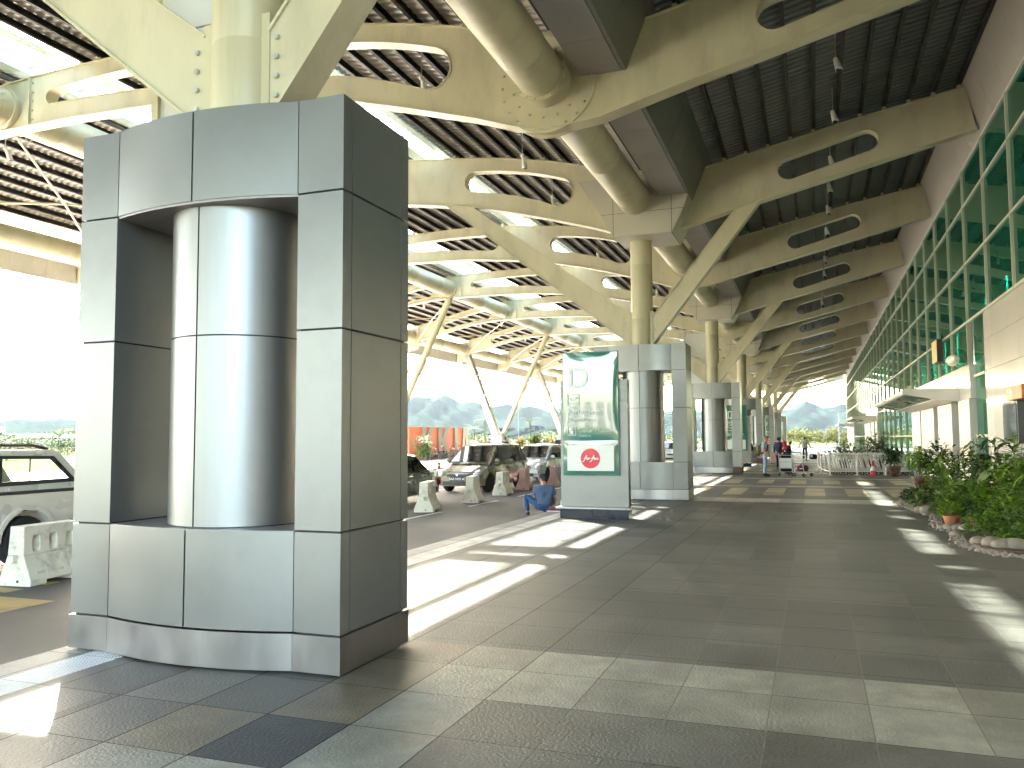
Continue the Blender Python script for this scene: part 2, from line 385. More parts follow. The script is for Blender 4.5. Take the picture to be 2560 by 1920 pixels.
M['asph'] = pm('asphalt', (.075, .072, .066), .68, var=.25, scale=.6, bump=.35, bscale=140, dirt=(.13, .125, .11), dscale=.5, damt=.6)
M['yel'] = pm('worn_yellow_paint', (.40, .28, .09), .6, var=.25, scale=1.5, dirt=(.08, .075, .07), dscale=2.5, damt=.9)
M['wline'] = pm('worn_white_paint', (.60, .60, .57), .6, var=.2, dirt=(.08, .08, .075), dscale=5, damt=.9)
M['conc'] = pm('pale_concrete', (.42, .40, .36), .7, var=.12, scale=.4)
s = MB(); s.bx(-21.0, -6.02, -40, 150, -.4, -.12); tag(s.build('road', 'asph'), kind='structure')
s = MB(); s.bx(-30.5, -21.0, -40, 150, -.4, .02); tag(s.build('traffic_island_pavement', 'conc'), kind='structure')
M['ground'] = pm('dry_ground', (.08, .09, .04), .9, spec=0., var=.35, scale=.03, dirt=(.14, .13, .09), dscale=.02, damt=.8)
s = MB(); s.quad((-4400, -1400, -.3), (4400, -1400, -.3), (4400, 5000, -.3), (-4400, 5000, -.3)); tag(s.build('ground', 'ground'), kind='structure')
s = MB(); s.bx(-45, -30.5, -40, 150, -.4, -.14); tag(s.build('outer_road', pm('sunlit_concrete_road', (.33, .31, .28), .7)), kind='structure')
s = MB(); s.bx(-6.0, 20, 123.0, 150, -.4, -.004); s.bx(-60, 60, 150.0, 156, -.4, -.1); tag(s.build('far_pavement', 'conc'), kind='structure')
def marking(name, m, rects):
    s = MB()
    for x0, x1, y0, y1 in rects: s.quad((x0, y0, -.116), (x1, y0, -.116), (x1, y1, -.116), (x0, y1, -.116))
    return tag(s.build(name, m), kind='structure')
marking('yellow_road_marking', 'yel', [(-14, -8.35, -6, 7.3)] + [(-14, -9.4, 7.5 + .55 * i, 7.75 + .55 * i) for i in range(5)])
marking('white_road_line', 'wline', [(-9.02, -8.9, 9 + 4.0 * i, 11.2 + 4.0 * i) for i in range(22)] + [(-12.9, -12.78, 9 + 6 * i, 12 + 6 * i) for i in range(14)] + [(-16.5, -16.38, 5, 120)])

# ------------------------------------------------------------------ roof geometry
XC, Y0, BAY = -4.62, 5.87, 8.935
NB = 14
YB = lambda k: Y0 + BAY * k
TOP = [(3.95, 10.76), (1.42, 10.31), (-.98, 9.78), (-2.76, 9.42), (-3.7, 9.34), (-5.0, 9.50), (-6.23, 9.90), (-7.36, 10.18), (-8.71, 10.43), (-9.66, 10.56), (-12.1, 10.80), (-14.05, 10.88), (-16.7, 10.83), (-18.1, 10.79), (-19.5, 10.68), (-20.6, 10.52), (-22, 10.22), (-23.4, 9.87), (-25.3, 9.45)]
BOT = [(-25.3, 8.45), (-23.65, 8.80), (-22.5, 9.1), (-21.26, 9.36), (-20, 9.52), (-18.9, 9.58), (-16.7, 9.60), (-14.04, 9.54), (-12.1, 9.37), (-10.1, 9.09), (-8.76, 8.80), (-7.6, 8.50), (-6.09, 8.07), (-5.3, 7.80), (-4.62, 7.64), (-3.6, 7.74), (-1.89, 8.19), (-.57, 8.50), (4.155, 9.66)]
def topz(x):
    P = TOP
    if x >= P[0][0]: return P[0][1] + (x - P[0][0]) * .18
    for (xa, za), (xb, zb) in zip(P, P[1:]):
        if x >= xb: return zb + (za - zb) * (x - xb) / (xa - xb)
    return P[-1][1] + (x - P[-1][0]) * .22
def slot(c0, c1, r0_, r1_, mid=None, n=9):
    """capsule loop along a (bent) centre line, radii growing from r0_ to r1_"""
    c0, c1 = Vector(c0), Vector(c1); pts = []
    def cen(t):
        p = c0.lerp(c1, t)
        if mid: p.y += mid * 4 * t * (1 - t)
        return p
    N = 8; up, dn = [], []
    for i in range(N + 1):
        t = i / N; d = (cen(min(1, t + .02)) - cen(max(0, t - .02))).normalized(); nn = Vector((-d.y, d.x)); r = r0_ + (r1_ - r0_) * t
        up.append(cen(t) + nn * r); dn.append(cen(t) - nn * r)
    d0 = (cen(.02) - c0).normalized(); d1 = (c1 - cen(.98)).normalized()
    e1 = [c1 + (d1 * math.sin(a) + Vector((-d1.y, d1.x)) * math.cos(a)) * r1_ for a in [PI * i / n for i in range(1, n)]]
    e0 = [c0 + (-d0 * math.sin(a) - Vector((-d0.y, d0.x)) * math.cos(a)) * r0_ for a in [PI * i / n for i in range(1, n)]]
    return [tuple(p) for p in up + e1 + dn[::-1] + e0]
SLOTS = [slot((-9.85, 9.84), (-7.07, 9.22), .35, .45, .1), slot((-17.38, 10.2), (-12.8, 10.14), .2, .36, .08), slot((-23.2, 9.33), (-20.2, 9.98), .24, .32, .06), slot((-.44, 9.14), (1.56, 9.67), .33, .31)]
XZ = lambda u, v, w_: (u, w_, v)
b_ = MB(); b_.prism(TOP + BOT, -.14, .14, XZ, SLOTS)
for k in range(NB):
    y = YB(k)
    t = thing('roof_beam', 'cream steel roof beam with capsule holes, %s of its row along the walkway' % ORD[k], 'roof beam', (0, y, 0), 'slotted beams carrying the canopy roof')
    def part(fn, name, m, sm=None):
        s = MB(); fn(s); return s.build(name, m, t, sm)
    part(lambda s: s.prism(TOP + BOT, y - .14, y + .14, XZ, SLOTS), 'web', 'cream')
    part(lambda s: s.ribbon([(x, z + .013) for x, z in TOP], y - .19, y + .19, .03), 'top_flange', 'cream', 25)
    part(lambda s: s.ribbon([(x, z - .013) for x, z in BOT], y - .19, y + .19, .03), 'bottom_flange', 'cream', 25)
    for l in SLOTS: part(lambda s: s.ring(l, y - .17, y + .17, .022), 'slot_rim', 'cream', 40)
    def disc(s):
        for sg in (-1, 1): s.tube((XC, y + sg * .141, 8.54), (XC, y + sg * .168, 8.54), .98, n=48)
    if k % 2: part(disc, 'hub_disc', 'cream', 30)
    def bolts(s):
        for sg in (-1, 1):
            if k % 2:
                for r_, n in ((.9, 22), (.68, 15)):
                    for i in range(n): a_ = 2 * PI * i / n; s.tube((XC + r_ * math.cos(a_), y + sg * .165, 8.54 + r_ * math.sin(a_)), (XC + r_ * math.cos(a_), y + sg * .195, 8.54 + r_ * math.sin(a_)), .022, n=6)
            for i in range(5): s.tube((-18.02, y + sg * .14, 9.72 + .23 * i), (-18.02, y + sg * .17, 9.72 + .23 * i), .02, n=6)
    if k < 6: part(bolts, 'bolt', 'galv')
    def cleats(s):
        xx = -25.6
        while xx < 4.0:
            if not (-18.75 < xx < -16.75 or -12.3 < xx < -10.85 or -4.2 < xx < -2.6): s.bx(xx - .03, xx + .06, y - .06, y + .06, topz(xx) + .02, topz(xx) + .165)
            xx += .6
    part(cleats, 'purlin_cleat', 'cream')['kind'] = 'stuff'
    part(lambda s: s.bx(-18.13, -18.09, y - .2, y + .2, 9.6, 10.78), 'stiffener', 'cream')
    part(lambda s: s.prism([(-25.2, 8.3), (-25.2, 9.3), (-25.9, 9.35), (-26.3, 8.9), (-26.3, 7.75), (-25.5, 7.9)], y - .2, y + .2, XZ), 'end_bracket', 'cream')
# the longitudinal tubes
YA, YE = -33, YB(13) + .3
def tube_run(name, label, x, z, r, fl):
    t = thing(name, label, 'roof tube', (x, 0, z))
    pts, rs = [(x, YA, z)], [r]; yq = YB(0) - 2.978 * 12 + 1.2
    while yq < YE - .1:
        for dy, dr in ((-.02, 0), (-.008, .006), (.008, .006), (.02, 0)): pts.append((x, yq + dy, z)); rs.append(r + dr)
        yq += 2.978
    pts.append((x, YE, z)); rs.append(r); s = MB(); s.path(pts, rs, 40); s.build('pipe', 'cream', t, 50)
    for k in range(NB):
        for sg in (-1, 1):
            yk = YB(k); s = MB()
            if fl: s.tube((x, yk + sg * .62, z), (x, yk + sg * .56, z), r + .075, n=40); s.tube((x, yk + sg * .56, z), (x, yk + sg * .15, z), r + .04, n=40)
            else: s.tube((x, yk + sg * .32, z), (x, yk + sg * .26, z), r + .05, n=32)
            if k < 5:
                for i in range(18): a_ = 2 * PI * i / 18; q = (x + (r + .04) * math.cos(a_), 0, z + (r + .04) * math.sin(a_)); s.tube((q[0], yk + sg * .66, q[2]), (q[0], yk + sg * .6, q[2]), .018, n=6)
            s.build('flange', 'cream', t, 30)
    return t
tube_run('roof_tube', 'thick cream steel tube through the column heads beside the dark gutter', XC, 8.53, .45, True)
tube_run('roof_tube', 'cream steel tube through the mid joints of the arched beams', -18.9, 10.08, .47, False)
tube_run('roof_tube', 'cream steel tube along the outer roof edge over the road', -25.75, 8.73, .43, False)
# box gutter
t = thing('box_gutter', 'grey panelled box gutter running above the column heads', 'gutter', (-3.5, 0, 8.55))
s = MB(); pj = MB(); y = YB(1) - 1.489 * 30
while y < YE:
    a_, b2 = y + .006, min(y + 1.483, YE)
    s.prism([(-3.95, 8.55), (-3.17, 8.55), (-3.17, 8.58), (-3.95, 8.58)], a_, b2, XZ)
    s.prism([(-3.95, 8.592), (-3.95, 9.75), (-3.92, 9.75), (-3.92, 8.592)], a_, b2, XZ)
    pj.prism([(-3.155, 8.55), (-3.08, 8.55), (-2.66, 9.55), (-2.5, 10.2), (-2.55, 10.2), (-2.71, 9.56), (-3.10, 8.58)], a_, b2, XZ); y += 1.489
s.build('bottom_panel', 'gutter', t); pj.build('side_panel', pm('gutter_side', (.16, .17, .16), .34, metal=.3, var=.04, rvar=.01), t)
s = MB(); s.prism([(-3.90, 8.60), (-3.22, 8.60), (-2.86, 9.5), (-3.90, 9.5)], YA, YE, XZ); s.build('core', 'joint', t)

# deck, purlins, skylights
t = thing('roof_deck', 'corrugated metal roof deck on dark purlins over the drop-off', 'roof', (-10, 55, 11))
def deck(x0, x1, name, m):
    xs_ = [x0 + (x1 - x0) * i / max(2, int((x1 - x0) / .8)) for i in range(max(2, int((x1 - x0) / .8)) + 1)]
    vv, fs = [], []; y = -34.; prof = []
    while y < YE + .4: prof += [(y, 0), (y + .09, 0), (y + .12, .05), (y + .21, .05)]; y += .24
    for x in xs_:
        z = topz(x) + .33; vv += [(x, p[0], z + p[1]) for p in prof]
    n = len(prof)
    for i in range(len(xs_) - 1):
        for j in range(n - 1): fs.append((i * n + j, i * n + j + 1, (i + 1) * n + j + 1, (i + 1) * n + j))
    s = MB(); s.v = vv; s.f = fs; return s.build(name, m, t)
deck(-26.3, -18.72, 'deck_sheet', 'deck'); deck(-16.82, -12.1, 'deck_sheet', 'deck'); deck(-11.05, -3.0, 'deck_sheet', 'deck'); deck(-3.0, 4.5, 'deck_sheet', 'deck_shade')
s = MB()
for x0, x1 in ((-26.3, -18.72), (-16.82, -12.1), (-11.05, 4.6)):
    n = max(2, int((x1 - x0) / 1.2))
    for i in range(n):
        xa, xb = x0 + (x1 - x0) * i / n, x0 + (x1 - x0) * (i + 1) / n; za, zb = topz(xa) + .392, topz(xb) + .392
        s.hexa([(xa, -34, za), (xb, -34, zb), (xb, YE + .3, zb), (xa, YE + .3, za), (xa, -34, za + .03), (xb, -34, zb + .03), (xb, YE + .3, zb + .03), (xa, YE + .3, za + .03)])
s.build('roof_sheet', 'white', t)
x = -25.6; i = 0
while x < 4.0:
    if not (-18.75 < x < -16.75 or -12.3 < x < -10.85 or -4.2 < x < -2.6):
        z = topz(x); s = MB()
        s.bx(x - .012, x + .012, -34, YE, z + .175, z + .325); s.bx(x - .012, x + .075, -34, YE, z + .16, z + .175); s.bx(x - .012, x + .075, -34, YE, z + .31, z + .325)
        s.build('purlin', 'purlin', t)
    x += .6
for xl, xr, lab in ((-18.38, -17.16, 'wide white roof skylight strip above the road'), (-11.76, -11.2, 'narrow bluish roof skylight strip beside the middle of the arched beams')):
    e = thing('skylight', lab, 'skylight', (xl, 50, topz(xl) + .4)); zt = topz((xl + xr) / 2) + .41
    s = MB(); s.quad((xl, -34, zt), (xr, -34, zt), (xr, YE, zt), (xl, YE, zt)); s.build('glazing', 'skyl', e)
    s = MB()
    for xx in (xl - .06, xr + .06): s.bx(xx - .04, xx + .04, -34, YE, zt - .20, zt + .015)
    s.bx(xl - .40, xl - .105, -34, YE, zt - .2, zt - .18); s.bx(xr + .105, xr + .25, -34, YE, zt - .2, zt - .18); s.build('curb', 'curb', e)
    s = MB(); y = YB(0) - 1.489 * 24
    while y < YE: s = MB(); s.bx(xl - .015, xr + .015, y - .03, y + .03, zt - .07, zt - .003); s.build('glazing_bar', 'curb', e); y += 1.489
# X bracing rods
n = 0
for k in range(0, 9):
    for (xa, za, xb, zb) in ((-19.0, 9.55, -25.2, 8.55), (-25.2, 8.55, -19.0, 9.55)):
        if k in (0,): continue
        o = MB(); o.path([(xa, YB(k) + .2, za), ((xa + xb) / 2, (YB(k) + YB(k + 1)) / 2, 9.22 + (.03 if xa < xb else -.03)), (xb, YB(k + 1) - .2, zb)], .035, 8)
        ob = o.build('brace_rod', 'cream', None, 40, loc=(xa, YB(k), za))
        tag(ob, 'thin cream %s tie rod of the crossed pair in outer roof bay %s' % ('outward' if xa > xb else 'inward', ORD[k - 1]), 'tie rod', 'crossed tie rods under the outer roof'); n += 1
# V supports
for j, k in enumerate((2, 4, 6, 8, 10, 12)):
    y = YB(k); e = thing('v_support', 'pale V-shaped roof support on a white pedestal, %s of its row across the road' % ORD[j], 'roof support', (-22.7, y, 0), 'V supports along the outer roof edge')
    s = MB(); s.hexa([(-23.65, y - .75, .02), (-21.75, y - .75, .02), (-21.75, y + .75, .02), (-23.65, y + .75, .02), (-23.45, y - .6, 1.97), (-22.4, y - .6, 1.97), (-22.4, y + .6, 1.97), (-23.45, y + .6, 1.97)]); bevel(s.build('pedestal', 'leg', e), .02)
    s = MB(); s.bx(-22.9, -22.4, y - .15, y + .15, 1.97, 2.2); s.tube((-22.62, y - .3, 2.12), (-22.62, y + .3, 2.12), .13, n=14); s.build('bearing', 'cream', e, 40)
    s = MB()
    for i in range(4):
        t0, t1 = i / 4 + .003, (i + 1) / 4 - .003; A, B = Vector((-23.05, 1.97)), Vector((-25.45, 8.3)); p, q = A.lerp(B, t0), A.lerp(B, t1); wa, wb = .30 - .1 * t0, .30 - .1 * t1; d = .3
        s.hexa([(p.x - wa, y - d, p.y), (p.x + wa, y - d, p.y), (p.x + wa, y + d, p.y), (p.x - wa, y + d, p.y), (q.x - wb, y - d, q.y), (q.x + wb, y - d, q.y), (q.x + wb, y + d, q.y), (q.x - wb, y + d, q.y)])
    s.build('box_leg', 'leg', e)
    s = MB(); s.tube((-22.5, y, 2.05), (-18.9, y, 9.6), .16, .19, 20); s.build('round_leg', 'cream', e, 40)
# outer fascia with louvres
t = thing('louvre_canopy', 'white louvred sun canopy hung outside the roof edge', 'canopy', (-28, 55, 8))
s = MB(); y = YB(0) - 1.489 * 24
while y < YE: s.bx(-26.42, -26.36, y + .006, y + 1.483, 7.72, 9.2); y += 1.489
s.build('fascia_panel', pm('fascia_cladding', (.48, .46, .42), .45, metal=.1), t)
for k in range(NB):
    y = YB(k); s = MB(); s.prism([(-26.43, 8.75), (-26.43, 7.8), (-30.4, 7.0), (-30.75, 7.1), (-30.6, 7.35)], y - .14, y + .14, XZ); s.build('bracket', 'louv', t)
for i in range(5):
    x = -27.1 - .72 * i; z = 8.6 - .27 * (i + .8); s = MB()
    s.hexa([(x - .2, YA, z - .05), (x + .2, YA, z + .03), (x + .2, YE, z + .03), (x - .2, YE, z - .05), (x - .2, YA, z - .01), (x + .2, YA, z + .07), (x + .2, YE, z + .07), (x - .2, YE, z - .01)]); s.build('louvre_slat', 'louv', t)
s = MB(); s.tube((-30.8, YA, 7.2), (-30.8, YE, 7.2), .17, n=20); s.build('end_tube', 'louv', t, 40)

# ------------------------------------------------------------------ clad columns
def panel_rows(): return [(.303, 1.045), (1.061, 2.572), (2.588, 3.637), (3.653, 4.388)]
def bul(x, e=0.): return -.535 - e - .14 * (1 - (x / .9) ** 2)
for i in range(7):
    yc = Y0 + 17.87 * i
    t = thing('roof_column', ['huge silver clad roof column standing alone before the others', 'silver clad column behind the green departures totem'][i] if i < 2 else 'silver clad roof column, %s along the walkway row' % ORD[i], 'column', (XC, yc, 0), 'clad columns along the walkway')
    P = lambda x, y, z: (XC + x, yc + y, z)
    s = MB(); g = .008
    for z0, z1 in panel_rows():
        for sg in (-1, 1):
            xa, xb = sorted((sg * 1.31, sg * (.9 + g)))
            for sy in (-1, 1): s.bx(XC + xa, XC + xb, yc + sy * .535, yc + sy * .50, z0, z1)
            xo, xi = sg * 1.31, sg * 1.28
            s.bx(XC + xo, XC + xi, yc - .499, yc - .41, z0, z1); s.bx(XC + xo, XC + xi, yc - .398, yc + .398, z0, z1); s.bx(XC + xo, XC + xi, yc + .41, yc + .499, z0, z1)
            if z0 > 1.05 and z1 < 3.7: s.bx(XC + sg * (.9 + g), XC + sg * (.93 + g), yc - .499, yc + .499, z0, z1)
    for z0, z1 in ((.303, 1.047), (3.651, 4.388)):
        for sy in (-1, 1):
            for xa, xb in ((-.9, -g), (g, .9)):
                n = 8; pts = [(xa + (xb - xa) * q / n) for q in range(n + 1)]
                poly = [(q, sy * -bul(q)) for q in pts] + [(xb, sy * .50), (xa, sy * .50)]
                s.prism([(XC + a_, yc + b2) for a_, b2 in poly], z0, z1, lambda u, v, w_: (u, v, w_))
    s.build('cladding', 'alu', t, 20)
    s = MB()
    for sg in (-1, 1): s.bx(XC + sg * 1.285, XC + sg * .925, yc - .505, yc + .505, .02, 4.37)
    for z0, z1 in ((.30, 1.03), (3.67, 4.37)): s.bx(XC - .93, XC + .93, yc - .52, yc + .52, z0, z1)
    s.build('joint_core', 'joint', t)
    s = MB()
    for z in (1.032, 3.651): 
        n = 12; lo = [(-.9 + 1.8 * q / n) for q in range(n + 1)]
        s.prism([(XC + q, yc + bul(q) + .01) for q in lo] + [(XC + q, yc - bul(q) - .01) for q in lo[::-1]], z, z + .02 if z < 2 else z - .02, lambda u, v, w_: (u, v, w_))
    s.build('ledge', 'gutter', t)
    s = MB(); n = 14; e = .008
    for sg in (-1, 1): s.bx(XC + sg * (1.31 + e), XC + sg * .903, yc - .535 - e, yc + .535 + e, .015, .288)
    lo = [(-.9 + 1.8 * q / n) for q in range(n + 1)]
    s.prism([(XC + q, yc + bul(q, e)) for q in lo] + [(XC + q, yc - bul(q, e)) for q in lo[::-1]], .015, .288, lambda u, v, w_: (u, v, w_))
    s.build('plinth', 'plinth', t, 20)
    if i in (2, 3):
        s = MB(); s.bx(XC + .905, XC + 1.325, yc - .552, yc + .552, .017, .29); s.build('plinth', 'rustplinth', t, label='brown painted corner plinth')
    s = MB()
    for z0, z1 in ((1.06, 2.574), (2.586, 3.63)):
        for a0 in (0, PI): s.lathe([(.588, z0), (.588, z1)], (XC, yc, 0), 32, -PI / 2 + a0 + .012, PI / 2 + a0 - .012)
    s.build('casing', 'steel', t, 30)
    s = MB(); s.tube((XC, yc, 1.05), (XC, yc, 3.64), .578, n=40); s.build('casing_core', 'joint', t, 30)
    s = MB(); pr = []
    for z in (4.3, 5.18, 6.78, 7.6): pr += [(.315, z - .02), (.31, z - .008), (.31, z + .008), (.315, z + .02)]
    s.lathe(pr, (XC, yc, 0), 36)
    for sg in (-1, 1): s.bx(XC + sg * .26, XC + sg * .345, yc - .17, yc - .13, 4.38, 5.4)
    s.build('shaft', 'cream_col', t, 30)
    for poly in ([(-4.955, 4.45), (-4.955, 5.30), (-10.02, 9.10), (-10.9, 9.24)], [(-4.285, 4.45), (-4.285, 5.24), (-1.84, 8.24), (-1.17, 8.42)]):
        s = MB(); s.prism(poly, yc - .155, yc + .155, XZ)
        for a_, b2 in ((0, 3), (1, 2)): s.ribbon([poly[a_], poly[b2]], yc - .18, yc + .18, .028)
        st = s.build('strut', 'cream', t)
        if i < 4:
            s = MB(); sg = -1 if poly[0][0] < XC else 1
            for q in range(4): s.tube((poly[0][0] + sg * .085, yc - .15, 4.66 + .17 * q), (poly[0][0] + sg * .085, yc - .185, 4.66 + .17 * q), .024, n=6)
            s.build('bolt', 'galv', st)
    # capital cladding: panels over a core
    if True:
        H = [(-5.25, 7.5), (-3.58, 7.5), (-3.24, 8.16), (-2.95, 9.2), (-6.25, 9.2), (-5.60, 8.16)]
        s = MB(); s.prism([(x * .996 - .018, z + .008) for x, z in H], yc - .84, yc + .82, XZ); s.build('capital_core', 'joint', t)
        s = MB()
        for ys_ in (-.85, .82):
            ya, yb = yc + ys_, yc + ys_ + .03
            s.prism([(-5.243, 7.5), (-3.587, 7.5), (-3.587, 8.154), (-5.243, 8.154)], ya, yb, XZ); s.prism([(-5.243, 8.166), (-3.587, 8.166), (-3.587, 9.2), (-5.243, 9.2)], ya, yb, XZ)
            s.prism([(-5.257, 7.51), (-5.257, 8.154), (-5.585, 8.154)], ya, yb, XZ); s.prism([(-5.257, 8.166), (-5.257, 9.2), (-6.23, 9.2), (-5.60, 8.166)], ya, yb, XZ)
            s.prism([(-3.573, 7.51), (-3.573, 8.154), (-3.25, 8.154)], ya, yb, XZ); s.prism([(-3.573, 8.166), (-3.573, 9.2), (-2.96, 9.2), (-3.24, 8.166)], ya, yb, XZ)
        for (xa, za), (xb, zb) in zip(H, H[1:] + H[:1]):
            if (xa, za) == H[3]: continue
            for y1, y2 in ((-.815, -.006), (.006, .815)): s.ribbon([(xa + (xb - xa) * .01, za + (zb - za) * .01), (xb - (xb - xa) * .01, zb - (zb - za) * .01)], yc + y1, yc + y2, .025)
        s.build('capital', 'hull', t)
for i in (0, 2):
    yc = Y0 + 17.87 * i; e = thing('hanging_board', ['white hanging board high beside the huge front column', 'white hanging board high beside the third clad column'][i // 2], 'sign board', (-5.6, yc + .45, 4.4))
    s = MB()
    for z0, z1 in ((4.45, 5.77), (5.79, 6.97)): s.bx(-6.0, -4.95, yc + .42, yc + .5, z0, z1)
    s.build('board', pm('white_board', (.70, .70, .68), .2, var=.06, bump=.1, bscale=2), e)
    s = MB(); s.bx(-6.08, -6.0, yc + .38, yc + .54, 4.40, 7.1); s.bx(-6.0, -4.95, yc + .40, yc + .52, 4.40, 4.45); s.build('frame', 'cream', e)
# ------------------------------------------------------------------ terminal facade
GX = 4.3
t = thing('terminal_building', 'terminal building with green glass curtain wall above white panels', 'building', (GX, 50, 0))
YMUL = [23.74 + 2.978 * n for n in range(-9, 33)]
Ymin, Ymax = YMUL[0], YMUL[-1]
for y in YMUL:
    s = MB(); s.bx(GX - .07, GX + .06, y - .03, y + .03, 5.0 if y < 24 else (3.8 if (26 < y < 39 or 62 < y < 75 or 98 < y < 111) else 0), 9.45); s.build('mullion', 'mull', t)
for z in (9.45, 8.38, 6.70, 5.02):
    s = MB(); s.bx(GX - .055, GX + .05, Ymin, Ymax, z - .035, z + .035); s.build('transom', 'mull', t)
for y0, y1 in ((24.5, 26.0), (39.2, 62.2), (75.2, 98), (111.2, Ymax)):
    for z in (3.40, 1.74, .06): s = MB(); s.bx(GX - .055, GX + .05, y0, y1, z - .035, z + .035); s.build('transom', 'mull', t)
inbox = lambda y: (26 < y < 39.2 or 62.2 < y < 75.2 or 98 < y < 111.2)
panes = []
for a_, b2 in zip(YMUL, YMUL[1:]):
    ym = (a_ + b2) / 2; rws = [(5.055, 6.665), (6.735, 8.345), (8.415, 9.415)]
    if inbox(ym): rws.append((3.8, 4.985))
    elif ym > 26: rws += [(3.435, 4.985), (1.775, 3.365), (.1, 1.705)]
    for z0, z1 in rws: panes.append((ym, a_ + .03, b2 - .03, z0, z1))
panes += [(25.2, 24.52, 26.0, .1, 1.705), (25.2, 24.52, 26.0, 1.775, 3.365), (25.2, 24.52, 26., 3.435, 4.985)]
far = MB(); cnt = 0
for ym, a_, b2, z0, z1 in sorted(panes, key=lambda p: abs(p[0] - 30)):
    if 17 < ym and cnt < 96:
        s = MB(); s.bx(GX - .006 + random.uniform(-.002, .002), GX + .006, a_, b2, z0, z1); s.build('window_pane', 'glassg', t); cnt += 1
    else: far.bx(GX - .006, GX + .006, a_, b2, z0, z1)
far.build('window_pane', 'glassg', t, stuff=True)
# soffit panels, white wall
s = MB(); y = Ymin
while y < Ymax - .1:
    s.hexa([(3.86, y + .006, 10.98), (4.3, y + .006, 9.50), (4.3, y + 1.483, 9.50), (3.86, y + 1.483, 10.98), (3.9, y + .006, 11.0), (4.34, y + .006, 9.5), (4.34, y + 1.483, 9.5), (3.9, y + 1.483, 11.0)]); y += 1.489
s.build('soffit_panel', 'soffit', t)
s = MB(); y = 24.48
zz_ = [(.0, 1.728), (1.736, 2.592), (2.6, 3.436), (3.444, 4.25), (4.258, 4.98)]
ycut = [24.48, 23.62, 20.77, 19.2]
for a_, b2 in zip(ycut, ycut[1:]):
    for z0, z1 in zz_: s = MB(); s.bx(GX - .03, GX + .1, b2 + .004, a_ - .004, z0, z1); s.build('wall_panel', 'wallpanel', t)
for z0, z1 in zz_:
    y = 17.7
    s = MB()
    while y > -3: s.bx(GX - .03, GX + .1, y - 2.97, y - .004, z0, z1); y -= 2.978
    s.build('wall_panel', 'wallpanel', t)
s = MB(); s.bx(GX + .0, GX + .12, -3, 24.47, 0, 4.97); s.build('wall_core', pm('wall_core', (.25, .24, .23), .6), t)
s = MB(); s.bx(GX - .02, GX, 17.72, 19.18, .1, 4.95); s.build('window_pane', 'glassg', t)
# interior
s = MB(); s.bx(GX + .2, 20, -4, Ymax, -.1, .0); s.bx(9.0, 20, -4, Ymax, 4.6, 5.0); s.bx(20, 20.3, -4, Ymax, 0, 12); s.bx(GX + .1, 20, -4.3, -4, 0, 11)
s.bx(GX - .3, 20.3, -4, Ymax, 11.1, 11.3); s.build('interior_shell', pm('interior_wall', (.22, .30, .26), .5), t)
s = MB()
for y in range(-2, 118, 6): s.tube((9.2, y, 0), (9.2, y, 11), .3, n=14)
s.build('interior_column', 'white', t)
s = MB(); s.bx(GX - .1, 9, -4, -3.8, 0, 11); s.build('end_wall', 'white', t)
for i, (y, z0, z1) in enumerate([(27.2, 3.9, 6.4), (30.4, 3.85, 6.2), (33.6, 4.1, 5.6), (36.2, 3.9, 5.9), (39.4, 4.2, 5.7), (43, 4.0, 5.8), (47.5, 4.2, 5.6)]):
    s = MB(); s.tube((5.4, y, z0), (5.4, y, z1), .022, n=8); o = s.build('light_tube', 'tube', None, loc=(5.4, y, z0)); tag(o, 'upright cyan fluorescent tube glowing behind the green glass, %s inside the terminal' % ORD[i], 'light tube', 'cyan light tubes behind the glass')

